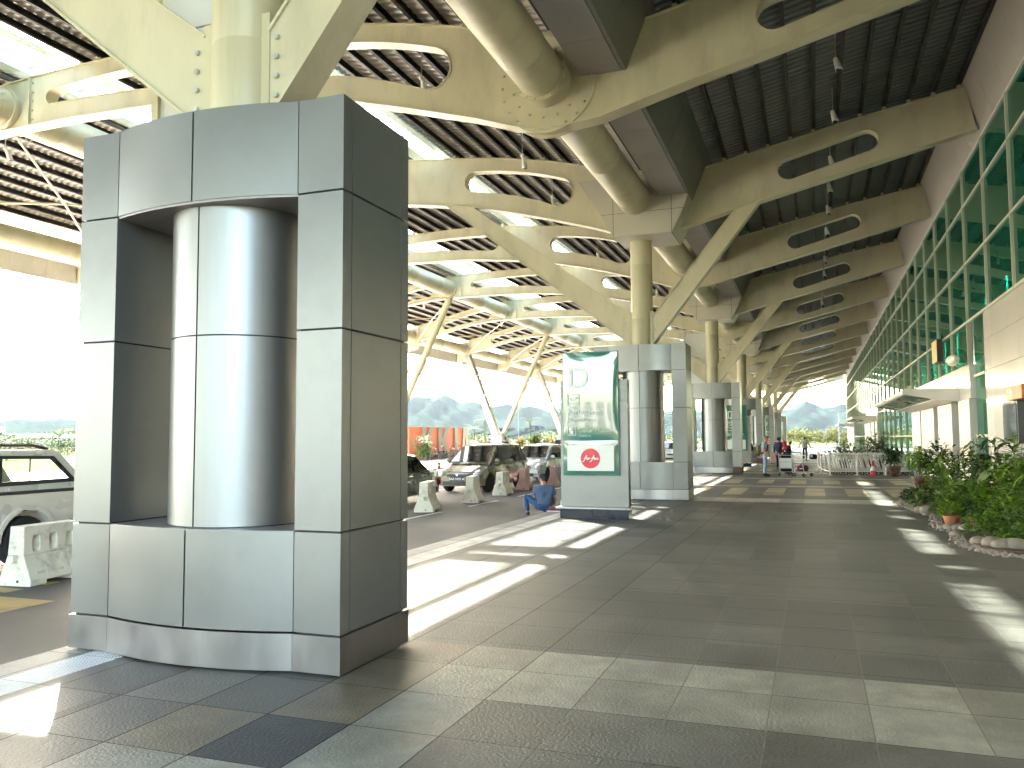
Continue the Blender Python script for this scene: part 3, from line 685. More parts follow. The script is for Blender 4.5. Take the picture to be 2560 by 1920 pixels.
# ------------------------------------------------------------------ entrance canopies
M['lattice'] = pm('lattice_metal', (.45, .50, .46), .25, metal=.8)
for q, yo in enumerate((0., 36.0, 71.8)):
    e = thing('entrance_canopy', ['white entrance canopy with latticed glass nose over the first doorway', 'white entrance canopy over the second doorway farther along', 'white entrance canopy over the third doorway near the end'][q], 'canopy', (3.5, 33 + yo, 2.9), 'entrance canopies along the terminal')
    ya, yb = 28.05 + yo, 39.3 + yo + 1.4
    s = MB(); s.prism([(4.27, 3.19), (4.27, 2.78), (3.5, 2.86), (3.5, 3.19)], ya, yb, XZ); s.prism([(3.5, 3.19), (3.5, 3.10), (2.72, 3.10), (2.72, 3.19)], ya + .0, ya + .08, XZ); s.prism([(3.5, 3.10), (3.5, 2.86), (2.72, 3.02), (2.72, 3.10)], ya, ya + .08, XZ)
    s.prism([(3.5, 3.19), (3.5, 2.86), (2.72, 3.02), (2.72, 3.19)], yb - .08, yb, XZ); s.build('roof_slab', 'white', e)
    s = MB(); s.tube((2.69, ya - .02, 3.1), (2.69, yb + .02, 3.1), .085, n=16); s.build('front_tube', 'white', e, 40)
    s = MB(); s.bx(2.74, 3.5, ya + .1, yb - .1, 3.15, 3.165); s.build('glazing', 'glassc', e)
    s = MB(); y = ya + .3
    while y < yb - .1: s.hexa([(2.72, y, 3.02), (3.5, y, 2.87), (3.5, y + .03, 2.87), (2.72, y + .03, 3.02), (2.72, y, 3.08), (3.5, y, 2.97), (3.5, y + .03, 2.97), (2.72, y + .03, 3.08)]); y += .42
    for i in range(4): x = 2.85 + .18 * i; s.bx(x, x + .03, ya + .09, yb - .09, 3.03 - .03 * i, 3.09 - .03 * i)
    s.build('lattice', 'lattice', e)
    s = MB(); s.bx(4.16, 4.42, 26.1 + yo, 39.2 + yo, 2.79, 3.76); s.build('header_box', 'wallpanel', e)
    s = MB()
    for y0, y1 in ((26.1, 27.95), (29.3, 32.4), (33.5, 37.2), (37.6, 40.6)):
        for z0, z1 in ((.0, 1.73), (1.738, 2.77)): s.bx(4.12, 4.5, y0 + yo + .004, y1 + yo - .004, z0, z1)
    s.build('pier', 'white', e)
    s = MB()
    for y0, y1 in ((27.95, 29.3), (32.4, 33.5), (37.2, 37.6)): s.bx(4.44, 4.46, y0 + yo, y1 + yo, .02, 2.77)
    s.build('door_glass', 'glassc', e)

# ------------------------------------------------------------------ ceiling spotlights
def spot(x, y, z):
    e = thing('ceiling_spotlight', 'x', 'spotlight', (x, y, z))
    s = MB(); s.tube((x, y, z + .16), (x, y, z + .75), .012, n=6); s.build('stem', 'galv', e)
    s = MB(); s.ball((x, y, z + .13), .055, 10, 6); s.tube((x, y - .05, z + .1), (x + .05, y - .16, z - .16), .055, .075, 14); s.build('lamp_head', 'white', e, 40)
    s = MB(); s.tube((x + .05, y - .16, z - .161), (x + .052, y - .164, z - .166), .062, n=12); s.build('lens', 'dark', e)
    return e
sp0 = spot(.65, 17.99, 9.45); g = 'spotlights hung from the dark purlins'
sp0['label'] = 'white ceiling spotlight, first of the line under the dark walkway roof'; sp0['group'] = g
for i, y in enumerate((20.96, 24.4, 27.06, 29.66, 32.83, 35.6, 38.03, 41.4, 44.5, 47.5, 50.4, 53.6)):
    copy_tree(sp0, None, (.65, y, 9.45), 0, 'white ceiling spotlight, %s of the line under the dark walkway roof' % ORD[i + 1], g)
lo = [(-7.9, 15.9, 9.55), (-7.2, 20.6, 9.25), (-7.6, 24.6, 9.3), (-8.4, 33.6, 9.4), (-7.5, 42.5, 9.3), (-20.9, 16.2, 9.75), (-21.5, 43.5, 9.65), (-20.4, 44.8, 9.8), (-21.6, 52.6, 9.65), (-20.5, 53.8, 9.8), (-21.4, 61.5, 9.65), (-20.6, 62.7, 9.8)]
for i, p in enumerate(lo):
    copy_tree(sp0, None, p, R(160), ('white ceiling spotlight, %s beneath the lit corrugated middle roof' % ORD[i]) if i < 5 else ('white ceiling spotlight, %s beneath the outer roof bays' % ORD[i - 5]), g)

# ------------------------------------------------------------------ totem signs
def logo(e, x, y, z, r):
    s = MB(); s.tube((x, y, z), (x, y - .004, z), r, n=48); s.build('logo_disc', 'red', e)
    def ink(strokes, m, nm):
        b = MB()
        for st, wd in strokes:
            pts = [Vector((x + p[0] * r, z + p[1] * r)) for p in st]
            for p, q in zip(pts, pts[1:]):
                d = (q - p).normalized(); n_ = Vector((-d.y, d.x)) * wd * r; d = d * wd * r * .6
                b.prism([tuple(p - d - n_), tuple(q + d - n_), tuple(q + d + n_), tuple(p - d + n_)], y - .004, y - .0062 - random.uniform(0, .003), lambda u, v, w_: (u, w_, v))
        return b.build(nm, m, e)
    A = lambda ox: [([(-.80 + ox, -.34), (-.68 + ox, -.28), (-.52 + ox, .02), (-.40 + ox, .30)], .04), ([(-.40 + ox, .30), (-.40 + ox, 0), (-.36 + ox, -.12), (-.28 + ox, -.06)], .04), ([(-.66 + ox, .0), (-.5 + ox, .05), (-.30 + ox, .06)], .03)]
    st = A(0.) + [([(-.22, .06), (-.27, -.12), (-.2, -.1), (-.12, .06), (-.16, -.12), (-.1, .02), (-.02, .04), (0, 0)], .032)]
    st += A(.76) + [([(.52, .02), (.46, .06), (.46, .0), (.5, -.08), (.44, -.12)], .032), ([(.56, .06), (.53, -.1), (.58, -.1), (.62, -.02)], .032), ([(.78, .04), (.68, .05), (.64, -.08), (.7, -.11), (.78, .0), (.78, -.11), (.84, -.08)], .032)]
    ink(st, 'signwhite', 'logo_script')
    ink([([(.50, .20), (.53, .30), (.56, .36)], .035)], 'dark', 'logo_dot')
def totem(x0, x1, y, label, big):
    e = thing('departures_totem', label, 'sign', ((x0 + x1) / 2, y, 0), 'green departures totems along the kerb')
    s = MB(); s.bx(x0, x1, y + .0, y + .34, 0, .20); s.build('base', 'navy', e)
    s = MB(); s.bx(x0 - .1, x1 + .06, y - .04, y + .38, .205, .245); bevel(s.build('rail', 'galv', e), .012)
    s = MB()
    for z0, z1 in ((.25, 2.31), (2.316, 2.53), (2.536, 2.77), (2.776, 3.0)): s.bx(x0 + .01, x1 - .01, y + .06, y + .30, z0, z1)
    s.build('body', 'alu', e)
    a_, b2 = x0 + .10, x0 + 1.32
    s = MB(); s.bx(a_ - .012, b2 + .012, y - .02, y + .05, .93, 3.62); s.build('panel_frame', pm('totem_frame', (.05, .12, .10), .3, metal=.5), e)
    # bowed acrylic faces
    def bow(name, z0, z1, m):
        b = MB(); nx_, nz_ = 14, 20
        b.v = [(a_ + (b2 - a_) * i / nx_, y - .022 - .009 * math.sin(PI * i / nx_) ** .5 * math.sin(PI * j / nz_) ** .5 , z0 + (z1 - z0) * j / nz_) for j in range(nz_ + 1) for i in range(nx_ + 1)]
        b.f = [(j * (nx_ + 1) + i, j * (nx_ + 1) + i + 1, (j + 1) * (nx_ + 1) + i + 1, (j + 1) * (nx_ + 1) + i) for j in range(nz_) for i in range(nx_)]
        return b.build(name, m, e, 60)
    bow('green_panel', 1.70, 3.6, 'signgreen'); bow('lower_panel', .95, 1.685, 'signgreen')
    s = MB(); s.bx(a_ + .09, b2 - .09, y - .055, y - .046, 1.03, 1.58); s.build('advert_card', 'signwhite', e)
    yf = y - .052; rt = (R(90), 0, 0); lx = a_ + .10 - (x0 + x1) / 2
    def tx(sx, sz, d, size, **k): return text('lettering', d, size, 'lett', e, (lx + sx, yf - y, sz), rt, .002, **k)
    tx(0, 2.83, 'D', .66); tx(0, 2.245, 'Perlepasan', .175); tx(0, 2.10, 'Departures', .135); tx(.25, 1.865, 'Daftar Masuk', .13); tx(.25, 1.77, 'Check-in', .075)
    s = MB(); x_, z_ = a_ + .10, 2.43
    s.prism([(x_, z_), (x_ + .27, z_), (x_ + .27, z_ + .27), (x_, z_ + .27)], yf, yf + .004, XZ, [[(x_ + .018, z_ + .018), (x_ + .252, z_ + .018), (x_ + .252, z_ + .252), (x_ + .018, z_ + .252)]])
    s.prism([(x_ + .04, z_ + .19), (x_ + .07, z_ + .20), (x_ + .10, z_ + .16), (x_ + .22, z_ + .205), (x_ + .235, z_ + .185), (x_ + .15, z_ + .13), (x_ + .07, z_ + .13)], yf, yf + .004, XZ)
    s.bx(x_ + .11, x_ + .24, yf, yf + .004, z_ + .06, z_ + .07); s.bx(x_ + .13, x_ + .24, yf, yf + .004, z_ + .085, z_ + .093); s.build('departure_icon', 'lett', e)
    s = MB(); z_ = 1.80
    s.prism([(x_, z_), (x_ + .19, z_), (x_ + .19, z_ + .19), (x_, z_ + .19)], yf, yf + .004, XZ, [[(x_ + .014, z_ + .014), (x_ + .176, z_ + .014), (x_ + .176, z_ + .176), (x_ + .014, z_ + .176)]])
    s.bx(x_ + .06, x_ + .13, yf, yf + .004, z_ + .03, z_ + .10); s.tube((x_ + .095, yf, z_ + .13), (x_ + .095, yf + .004, z_ + .13), .022, n=14); s.build('checkin_icon', 'lett', e)
    if big: logo(e, (a_ + b2) / 2 + .0, y - .056, 1.30, .215)
    return e
totem(-5.26, -3.74, 17.40, 'green departures totem with big letter D and red round logo', True)
totem(-5.0, -3.48, 50.2, 'green departures totem seen through the third clad column', True)
totem(-5.0, -3.48, 86.0, 'far green departures totem behind the fourth clad column', True)

# ------------------------------------------------------------------ wall mounted things
e = thing('display_screen', 'black wall screen with glossy face on the white terminal wall', 'screen', (4.0, 20.4, 1.57))
s = MB(); s.bx(4.0, 4.265, 19.74, 21.12, 1.57, 2.47); bevel(s.build('casing', 'dark', e), .01)
s = MB(); s.bx(3.985, 3.999, 19.79, 21.07, 1.62, 2.42); s.build('glass', pm('screen_glass', (.02, .022, .03), .04, coat=1, bump=.15, bscale=1.2, rvar=.01), e)
e = thing('wall_sign_box', 'orange sign box with a small pale emblem above the screen', 'sign', (3.9, 20.0, 2.55))
s = MB(); s.bx(4.0, 4.265, 19.3, 20.75, 2.50, 2.80); bevel(s.build('box', pm('sign_orange', (.78, .25, .10), .35), e), .01)
s = MB(); s.tube((3.999, 20.25, 2.66), (3.995, 20.25, 2.66), .07, n=18); s.build('emblem', 'signwhite', e)
e = thing('notice_strip', 'narrow upright notice strip on the white wall', 'notice', (4.25, 23.9, 1.2)); s = MB(); s.bx(4.25, 4.268, 23.75, 24.05, .95, 1.72); s.build('board', pm('notice', (.70, .66, .60), .4), e)
for i, (y, z) in enumerate(((26.6, 3.98), (38.3, 3.5))):
    e = thing('horn_loudspeaker', ['pale horn loudspeaker on a bracket above the white doorway box', 'pale horn loudspeaker at the far end of the doorway canopy'][i], 'loudspeaker', (4.0, y, z), 'horn loudspeakers on the doorway')
    s = MB(); s.tube((3.95, y + .95, z), (3.95, y + .45, z), .17, .13, 18); s.tube((3.95, y + .45, z), (3.95, y + .2, z), .13, .06, 18); s.build('horn', 'white', e, 40)
    s = MB(); s.path([(3.95, y + .4, z - .1), (3.98, y + .4, z - .22), (4.2, y + .4, z - .22)], .02); s.build('bracket', 'galv', e)
e = thing('blade_sign', 'small yellow-faced sign box standing on the white header below the glass', 'sign', (4.1, 31.6, 4.25)); s = MB(); s.bx(4.0, 4.17, 31.0, 32.2, 4.25, 5.02); s.build('board', 'dark', e)
s = MB(); s.bx(3.985, 3.999, 31.02, 32.18, 4.27, 5.0); s.build('face', pm('sign_yellow', (.75, .55, .22), .4), e)
# ------------------------------------------------------------------ water filled barriers
ROADZ = -.12
def barrier_obj(mat, label):
    e = thing('road_barrier', label, 'barrier', (0, 0, 0), 'plastic road barriers lined up on the drop-off lane')
    L_, H_ = .98, .76
    body = MB()
    # upper wall with three tapering through-slots (length along y, thickness along x)
    hol = []
    for c in (-.28, .0, .28): hol.append([(c - .045, .43), (c + .045, .43), (c + .06, .48), (c + .06, .58), (c + .045, .63), (c - .045, .63), (c - .06, .58), (c - .06, .48)])
    body.prism([(-L_ / 2, .395), (L_ / 2, .395), (L_ / 2 - .015, H_), (-L_ / 2 + .015, H_)], -.105, .105, lambda u, v, w_: (w_ * (1.2 - .45 * (v - .395)), u, v), hol)
    # flared base with fork notches
    def sec(y): return [(-.25, .0), (.25, .0), (.25, .08), (.225, .15), (.17, .27), (.126, .396), (-.126, .396), (-.17, .27), (-.225, .15), (-.25, .08)]
    for y0, y1 in ((-L_ / 2, -.22), (.22, L_ / 2)): body.prism(sec(0), y0, y1, lambda u, v, w_: (u, w_, v))
    body.prism([(-.247, .055), (.247, .055), (.247, .08), (.222, .15), (.167, .27), (.124, .395), (-.124, .395), (-.167, .27), (-.222, .15), (-.247, .08)], -.219, .219, lambda u, v, w_: (u, w_, v))
    o = body.build('body', mat, e); bevel(o, .012, 2)
    s = MB(); s.bx(-.04, .04, L_ / 2 - .01, L_ / 2 + .08, .40, .50); s.bx(-.04, .04, -L_ / 2 - .08, -L_ / 2 + .01, .30, .40); bevel(s.build('coupling', mat, e), .015)
    for y in (-.3, .0, .3): s = MB(); s.bx(.20, .232, y - .07, y + .07, .15, .18); s.build('rib', mat, e)
    s = MB(); s.tube((.05, -L_ / 2 - .001, .06), (.05, -L_ / 2 - .008, .06), .018, n=10); s.build('drain_plug', 'dark', e)
    return e
bw = barrier_obj('barrier', 'scuffed cream barrier with three slots beside the silver pickup'); place(bw, (-9.76, 8.36, ROADZ), R(5))
bl = ['stained cream barrier standing by the black saloon boot', 'stained cream barrier in front of the brown people carrier', 'cream barrier beside the rear wheel of the people carrier', None]
for (x, y, rz), lb in zip(((-9.47, 19.45, 14), (-9.5, 22.55, 12), (-9.75, 25.7, 8)), bl): copy_tree(bw, None, (x, y, ROADZ), R(rz), lb)
br = barrier_obj('barred', 'faded red barrier beside the totem'); place(br, (-9.72, 31.3, ROADZ), R(14))
copy_tree(br, None, (-10.0, 28.6, ROADZ), R(10), 'small faded pink barrier before the white family car')
copy_tree(bw, None, (-9.8, 34.5, ROADZ), R(10), 'cream barrier hidden mostly behind the totem')

# ------------------------------------------------------------------ cars (front towards -y)
M['tyre'] = pm('tyre', (.018, .018, .018), .8, var=.2, bump=.2, bscale=40)
M['carglass'] = pm('dark_car_glass', (.012, .015, .016), .03, var=.02, coat=1, rvar=.01)
M['lampglass'] = pm('headlight_glass', (.55, .58, .60), .08, metal=.5, var=.2, scale=30, coat=1)
M['taillamp'] = pm('tail_lamp', (.35, .01, .01), .15, coat=1)
M['platek'] = pm('number_plate', (.012, .012, .012), .4)
def carpaint(n, c, metal=.4): M[n] = pm(n, c, .28, metal=metal, var=.03, coat=1, rvar=.04)
carpaint('brownpaint', (.24, .21, .155)); carpaint('blackpaint', (.012, .013, .015), .1); carpaint('whitepaint', (.62, .66, .66), .1); carpaint('greypaint', (.10, .11, .10)); carpaint('silverpaint', (.68, .66, .61), .2); carpaint('redpaint', (.40, .02, .02), .1)
def wheel(e, x, y, r, wd, sg):
    s = MB(); s.lathe([(r * .62, -wd / 2), (r * .93, -wd / 2), (r, -wd / 2 + .03), (r, wd / 2 - .03), (r * .93, wd / 2), (r * .62, wd / 2)], (0, 0, 0), 28)
    rot = Matrix.Rotation(R(90), 3, 'Y')
    s.v = [tuple(rot @ Vector(v) + Vector((x, y, r))) for v in s.v]; wo = s.build('wheel', 'tyre', e, 40)
    s = MB(); s.lathe([(.0, .02), (r * .16, .02), (r * .18, -.01), (r * .55, -.03), (r * .6, .0), (r * .63, .0)], (0, 0, 0), 28)
    for i in range(7): a_ = 2 * PI * i / 7; s.box((r * .36 * math.cos(a_), r * .36 * math.sin(a_), .0), (r * .5, r * .13, .03), Matrix.Rotation(a_, 3, 'Z'))
    s.v = [tuple(rot @ Vector((v[0], v[1], v[2])) * 1 for v in [s_])[0] for s_ in s.v]
    s.v = [(v[0] * (1 if sg > 0 else -1) + x + sg * (wd / 2 - .035), v[1] + y, v[2] + r) for v in s.v]
    s.build('rim', 'chrome', wo)
def car(label, paint, L_, W, H, prof, gh, rw=.32, plate=None, emblem=None, cat='car', name='parked_car', grille='dark', rails=False, lampstyle=0):
    """prof: (y, top z, half width) stations of the lower body; gh: greenhouse (base front y, roof front y, roof rear y, base rear y, belt z)"""
    e = thing(name, label, cat, (0, 0, 0), 'cars waiting along the drop-off lane')
    hw = W / 2; b = MB(); ns = 9; nst = len(prof)
    wy = (-L_ / 2 + L_ * .19, L_ / 2 - L_ * .21)
    ys_ = sorted(set([p[0] for p in prof] + [y + d for y in wy for d in (-rw * 1.14, -rw * .98, -rw * .7, -rw * .35, 0, rw * .35, rw * .7, rw * .98, rw * 1.14)]))
    def ip(y, k):
        for p, q in zip(prof, prof[1:]):
            if y <= q[0]: t = (y - p[0]) / (q[0] - p[0]); return p[k] + (q[k] - p[k]) * t
        return prof[-1][k]
    for y in ys_:
        zt, w_ = ip(y, 1), ip(y, 2); lo = .24
        arch = lo
        for c in wy:
            d = abs(y - c)
            if d < rw * 1.13: arch = max(arch, rw + math.sqrt(max(0, (rw * 1.13) ** 2 - d * d)))
        end = min(abs(y + L_ / 2), abs(y - L_ / 2))
        a1 = max(.45, arch)
        sec = [(0, zt + .02), (w_ * .55, zt + .015), (w_ * .86, zt - .02), (w_ * .955, zt - .075), (w_ * .985, max(zt - .2, a1 + .02)), (w_, max(.62, a1 + .01) if zt > .75 else max(zt - .25, a1 + .005)), (w_ * .99, a1), (w_ * .965, arch), (0, arch if arch > lo else lo)]
        b.v += [(x, y, z) for x, z in sec] + [(-x, y, z) for x, z in sec[1:-1][::-1]]
    m_ = 2 * ns - 2
    for j in range(len(ys_) - 1):
        for i in range(m_): k = (i + 1) % m_; b.f.append((j * m_ + i, j * m_ + k, (j + 1) * m_ + k, (j + 1) * m_ + i))
    b.f += [tuple(range(m_)), tuple(range((len(ys_) - 1) * m_, len(ys_) * m_))]
    bo = b.build('body', paint, e, 32)
    f0, f1, r1, r0_, zb = gh; wr = hw * .76; wb = hw * .94; zr = H
    def cab(o, fr, ins):
        return None
    g = MB(); N = 6
    st = [(f0, zb - .03, wb), (f1, zr - .03, wr), ((f1 + r1) / 2, zr + .012, wr * 1.01), (r1, zr - .03, wr * .98), (r0_, zb - .03, wb * .96)]
    for y, z, w_ in st: g.v += [(-w_, y, z - .03), (-w_ * .88, y, z), (0, y, z + .025), (w_ * .88, y, z), (w_, y, z - .03)]
    for j in range(4): g.f += [(j * 5 + i, j * 5 + i + 1, j * 5 + 6 + i, j * 5 + 5 + i) for i in range(4)]
    # sides: roof edge down to the belt
    for sg in (0, 4):
        o = len(g.v); sx = -1 if sg == 0 else 1
        for t in (.0, .33, .66, 1.): y = f0 + (r0_ - f0) * t; g.v.append((sx * wb, y, zb - .04))
        g.f += [(sg, 5 + sg, o + 1, o), (5 + sg, 10 + sg, o + 2, o + 1), (10 + sg, 15 + sg, o + 3, o + 2), (15 + sg, 20 + sg, o + 3)]
    g.build('roof', paint, e, 30)
    def lerp3(a_, b2, t): return tuple(a_[i] + (b2[i] - a_[i]) * t for i in range(3))
    def glass(nm, q, ins=(.06, .06), off=.012, n_=None):
        A, B, C_, D = [Vector(p) for p in q]; nn = (B - A).cross(D - A).normalized()
        ce = (A + B + C_ + D) / 4
        if nn.dot(ce - Vector((0, ce.y * .3, .6))) < 0: nn = -nn
        def at(u, v): return A.lerp(B, u).lerp(D.lerp(C_, u), v) + nn * off
        s = MB(); u0, u1, v0, v1 = ins[0], 1 - ins[0], ins[1], 1 - ins[1]
        s.add([at(u0, v0), at(u1, v0), at(u1, v1), at(u0, v1)], ((0, 1, 2, 3),)); return s.build(nm, 'carglass', e)
    glass('windscreen', [(-wb, f0, zb - .02), (wb, f0, zb - .02), (wr, f1, zr - .04), (-wr, f1, zr - .04)], (.07, .08), .03)
    glass('rear_window', [(-wb * .95, r0_, zb), (wb * .95, r0_, zb), (wr * .97, r1, zr - .03), (-wr * .97, r1, zr - .03)], (.09, .12), .03)
    ym = (f1 + r1) / 2 + .1
    for sx in (-1, 1):
        def side(ya, yb, yta, ytb): glass('side_window', [(sx * wb, ya, zb), (sx * wb, yb, zb), (sx * wr, ytb, zr - .1), (sx * wr, yta, zr - .1)], (.03, .04), .02)
        side(f0 + .32, ym - .04, f1 + .08, ym - .04); side(ym + .04, ym + .85, ym + .04, min(ym + .8, r1)); 
        if r0_ - ym > 1.35: side(ym + .93, r0_ - .15, ym + .9, r1 - .05)
        s = MB(); s.ball((sx * (hw + .09), f0 + .38, zb + .08), (.11, .06, .075), 10, 6); s.build('wing_mirror', paint, e, 60)
        for y in wy: wheel(e, sx * (hw - .12), y, rw, .2, sx)
        fy = -L_ / 2; zt0 = ip(fy + .35, 1); hs = MB()
        hs.ball((sx * hw * .74, fy + .235, zt0 - .13), (.20, .20, .10), 18, 10, 0, Matrix.Rotation(R(-32 * sx), 3, 'Z') @ Matrix.Rotation(R(18), 3, 'X')); ho = hs.build('headlight', 'lampglass', e, 60)
        hs = MB(); hs.ball((sx * hw * .70, fy + .09, zt0 - .15), (.05, .05, .05), 12, 8); hs.build('bulb', 'chrome', ho, 60)
        s = MB(); s.tube((sx * hw * .72, fy + .03, .36), (sx * hw * .72, fy - .02, .36), .06, n=14); s.build('fog_lamp', 'lampglass', e)
        s = MB(); s.bx(sx * hw * .72, sx * hw * .95, L_ / 2 - .06, L_ / 2 + .012, ip(L_ / 2, 1) - .32, ip(L_ / 2, 1) - .06); s.build('tail_light', 'taillamp', e)
        s = MB(); zd = zb - .14; s.bx(sx * (hw + .004), sx * (hw + .028), ym - .35, ym - .16, zd, zd + .03); s.bx(sx * (hw + .004), sx * (hw + .028), ym + .55, ym + .74, zd, zd + .03); s.build('door_handle', 'chrome', e)
        s = MB(); [s.bx(sx * (hw * .975), sx * (hw * .992 + .004), y_ - .004, y_ + .004, .40, zb - .05) for y_ in (ym, f0 + .35, ym + .9)]; s.build('door_gap', 'dark', e)
    fy = -L_ / 2; zt0 = ip(fy + .2, 1)
    s = MB(); s.bx(-hw * .46, hw * .46, fy - .012, fy + .05, zt0 - .2, zt0 - .1); s.build('grille', grille, e)
    s = MB(); s.bx(-hw * .62, hw * .62, fy - .022, fy + .05, .26, .40); s.build('lower_intake', 'dark', e)
    s = MB(); s.bx(-hw * .46, hw * .46, fy - .016, fy + .02, zt0 - .1, zt0 - .085); s.build('bonnet_trim', 'chrome', e)
    if emblem == 'shield':
        s = MB(); s.prism([(0, zt0 - .19), (.06, zt0 - .1), (-.06, zt0 - .1)], fy - .03, fy - .016, XZ); s.build('emblem', 'chrome', e)
    if emblem == 'oval':
        s = MB(); el = [(.085 * math.cos(a_), zt0 - .13 + .055 * math.sin(a_)) for a_ in [2 * PI * i / 20 for i in range(20)]]; hl = [(p[0] * .8, zt0 - .13 + (p[1] - zt0 + .13) * .78) for p in el]
        s.prism(el, fy - .03, fy - .02, XZ, [hl]); s.bx(-.02, .02, fy - .03, fy - .02, zt0 - .17, zt0 - .09); s.bx(-.06, .06, fy - .03, fy - .02, zt0 - .125, zt0 - .11); s.build('emblem', 'chrome', e)
    if plate:
        s = MB(); s.bx(-.26, .26, fy - .045, fy - .025, .42, .55); s.bx(-.27, .27, fy - .042, fy - .02, .41, .56); po = s.build('number_plate', 'platek', e)
        text('lettering', plate, .115, 'signwhite', po, (0, fy - .046, .445), (R(90), 0, 0), .001, align='CENTER', bold=.002)
    if rails:
        for sx in (-1, 1): s = MB(); s.path([(sx * wr * .86, f1 + .3, zr + .0), (sx * wr * .86, f1 + .45, zr + .07), (sx * wr * .86, r1 - .25, zr + .07), (sx * wr * .86, r1 - .1, zr)], .02); s.build('roof_rail', 'dark', e)
    return e
sed = [(-2.28, .60, .74), (-2.15, .68, .80), (-1.3, .86, .86), (-.85, .93, .865), (1.1, .93, .865), (1.5, .95, .85), (2.15, .93, .80), (2.28, .78, .74)]
mpv = [(-2.28, .58, .72), (-2.18, .72, .80), (-1.7, .88, .87), (-1.25, .98, .89), (2.0, 1.04, .88), (2.2, 1.02, .82), (2.28, .85, .78)]
suvp = [(-2.4, .84, .84), (-2.3, .98, .90), (-1.3, 1.10, .92), (2.2, 1.16, .92), (2.35, 1.1, .86), (2.4, .9, .82)]
mp = car('brown people carrier with black number plate parked facing the walkway end', 'brownpaint', 4.56, 1.76, 1.66, mpv, (-1.45, -.45, 1.75, 2.2, 1.0), .32, 'SAB 9493 M', 'shield'); place(mp, (-11.4, 28.25, ROADZ), R(-3))
wg = car('white family car with large headlights behind the people carrier', 'whitepaint', 4.55, 1.70, 1.58, mpv, (-1.42, -.40, 1.75, 2.2, .99), .32, None, None); place(wg, (-11.5, 35.1, ROADZ), R(-2))
sd = car('black saloon car with its boot beside a stained barrier', 'blackpaint', 4.56, 1.70, 1.42, sed, (-1.0, -.25, .85, 1.5, .93), .31); place(sd, (-11.6, 20.85, ROADZ), 0)
sv = car('dark grey tall off-road car with chrome badge half hidden by the totem', 'greypaint', 4.8, 1.86, 1.83, suvp, (-1.35, -.55, 1.9, 2.3, 1.12), .37, 'SAB 4888 X', 'oval', rails=True); place(sv, (-11.9, 41.5, ROADZ), R(-2))
c5 = car('red hatchback glimpsed through the second clad column', 'redpaint', 3.9, 1.66, 1.5, [(p[0] * .86, p[1], p[2] * .95) for p in mpv], (-1.2, -.3, 1.4, 1.85, .98), .3); place(c5, (-10.6, 50, ROADZ), 0)
c6 = car('white hatchback glimpsed behind the third clad column', 'whitepaint', 3.9, 1.66, 1.5, [(p[0] * .86, p[1], p[2] * .95) for p in mpv], (-1.2, -.3, 1.4, 1.85, .98), .3); place(c6, (-9.9, 62, ROADZ), R(8))
# pickup with canopy, only its tail shows
e = thing('pickup_truck', 'silver pickup truck with fibreglass canopy over its bed', 'pickup', (0, 0, 0))
pk = MB(); L_ = 5.0; hw = .89
pp = [(-2.5, .80, .78), (-2.4, .95, .84), (-1.3, 1.05, .88), (-.9, 1.08, .885), (2.42, 1.10, .885), (2.5, 1.08, .87)]
ys_ = sorted(set([p[0] for p in pp] + [c + d for c in (-1.55, 1.32) for d in (-.50, -.44, -.36, -.24, -.12, 0, .12, .24, .36, .44, .50)] + [-.4, .2]))
for y in ys_:
    for p, q in zip(pp, pp[1:]):
        if p[0] <= y <= q[0]: t_ = (y - p[0]) / (q[0] - p[0]); zt = p[1] + (q[1] - p[1]) * t_; w_ = p[2] + (q[2] - p[2]) * t_
    ar = .36
    for c in (-1.55, 1.32):
        if abs(y - c) < .46: ar = max(ar, .36 + math.sqrt(max(0, .2116 - (y - c) ** 2)))
    sec = [(0, zt), (w_ * .95, zt), (w_ * .995, zt - .03), (w_, zt - .12), (w_, max(.70, ar + .03)), (w_ * .985, max(.5, ar + .01)), (w_ * .97, ar), (0, ar)]
    pk.v += [(x, y, z) for x, z in sec] + [(-x, y, z) for x, z in sec[1:-1][::-1]]
m_ = 14
for j in range(len(ys_) - 1):
    for i in range(m_): k = (i + 1) % m_; pk.f.append((j * m_ + i, j * m_ + k, (j + 1) * m_ + k, (j + 1) * m_ + i))
pk.f += [tuple(range(m_)), tuple(range((len(ys_) - 1) * m_, len(ys_) * m_))]; pk.build('body', 'silverpaint', e, 35)
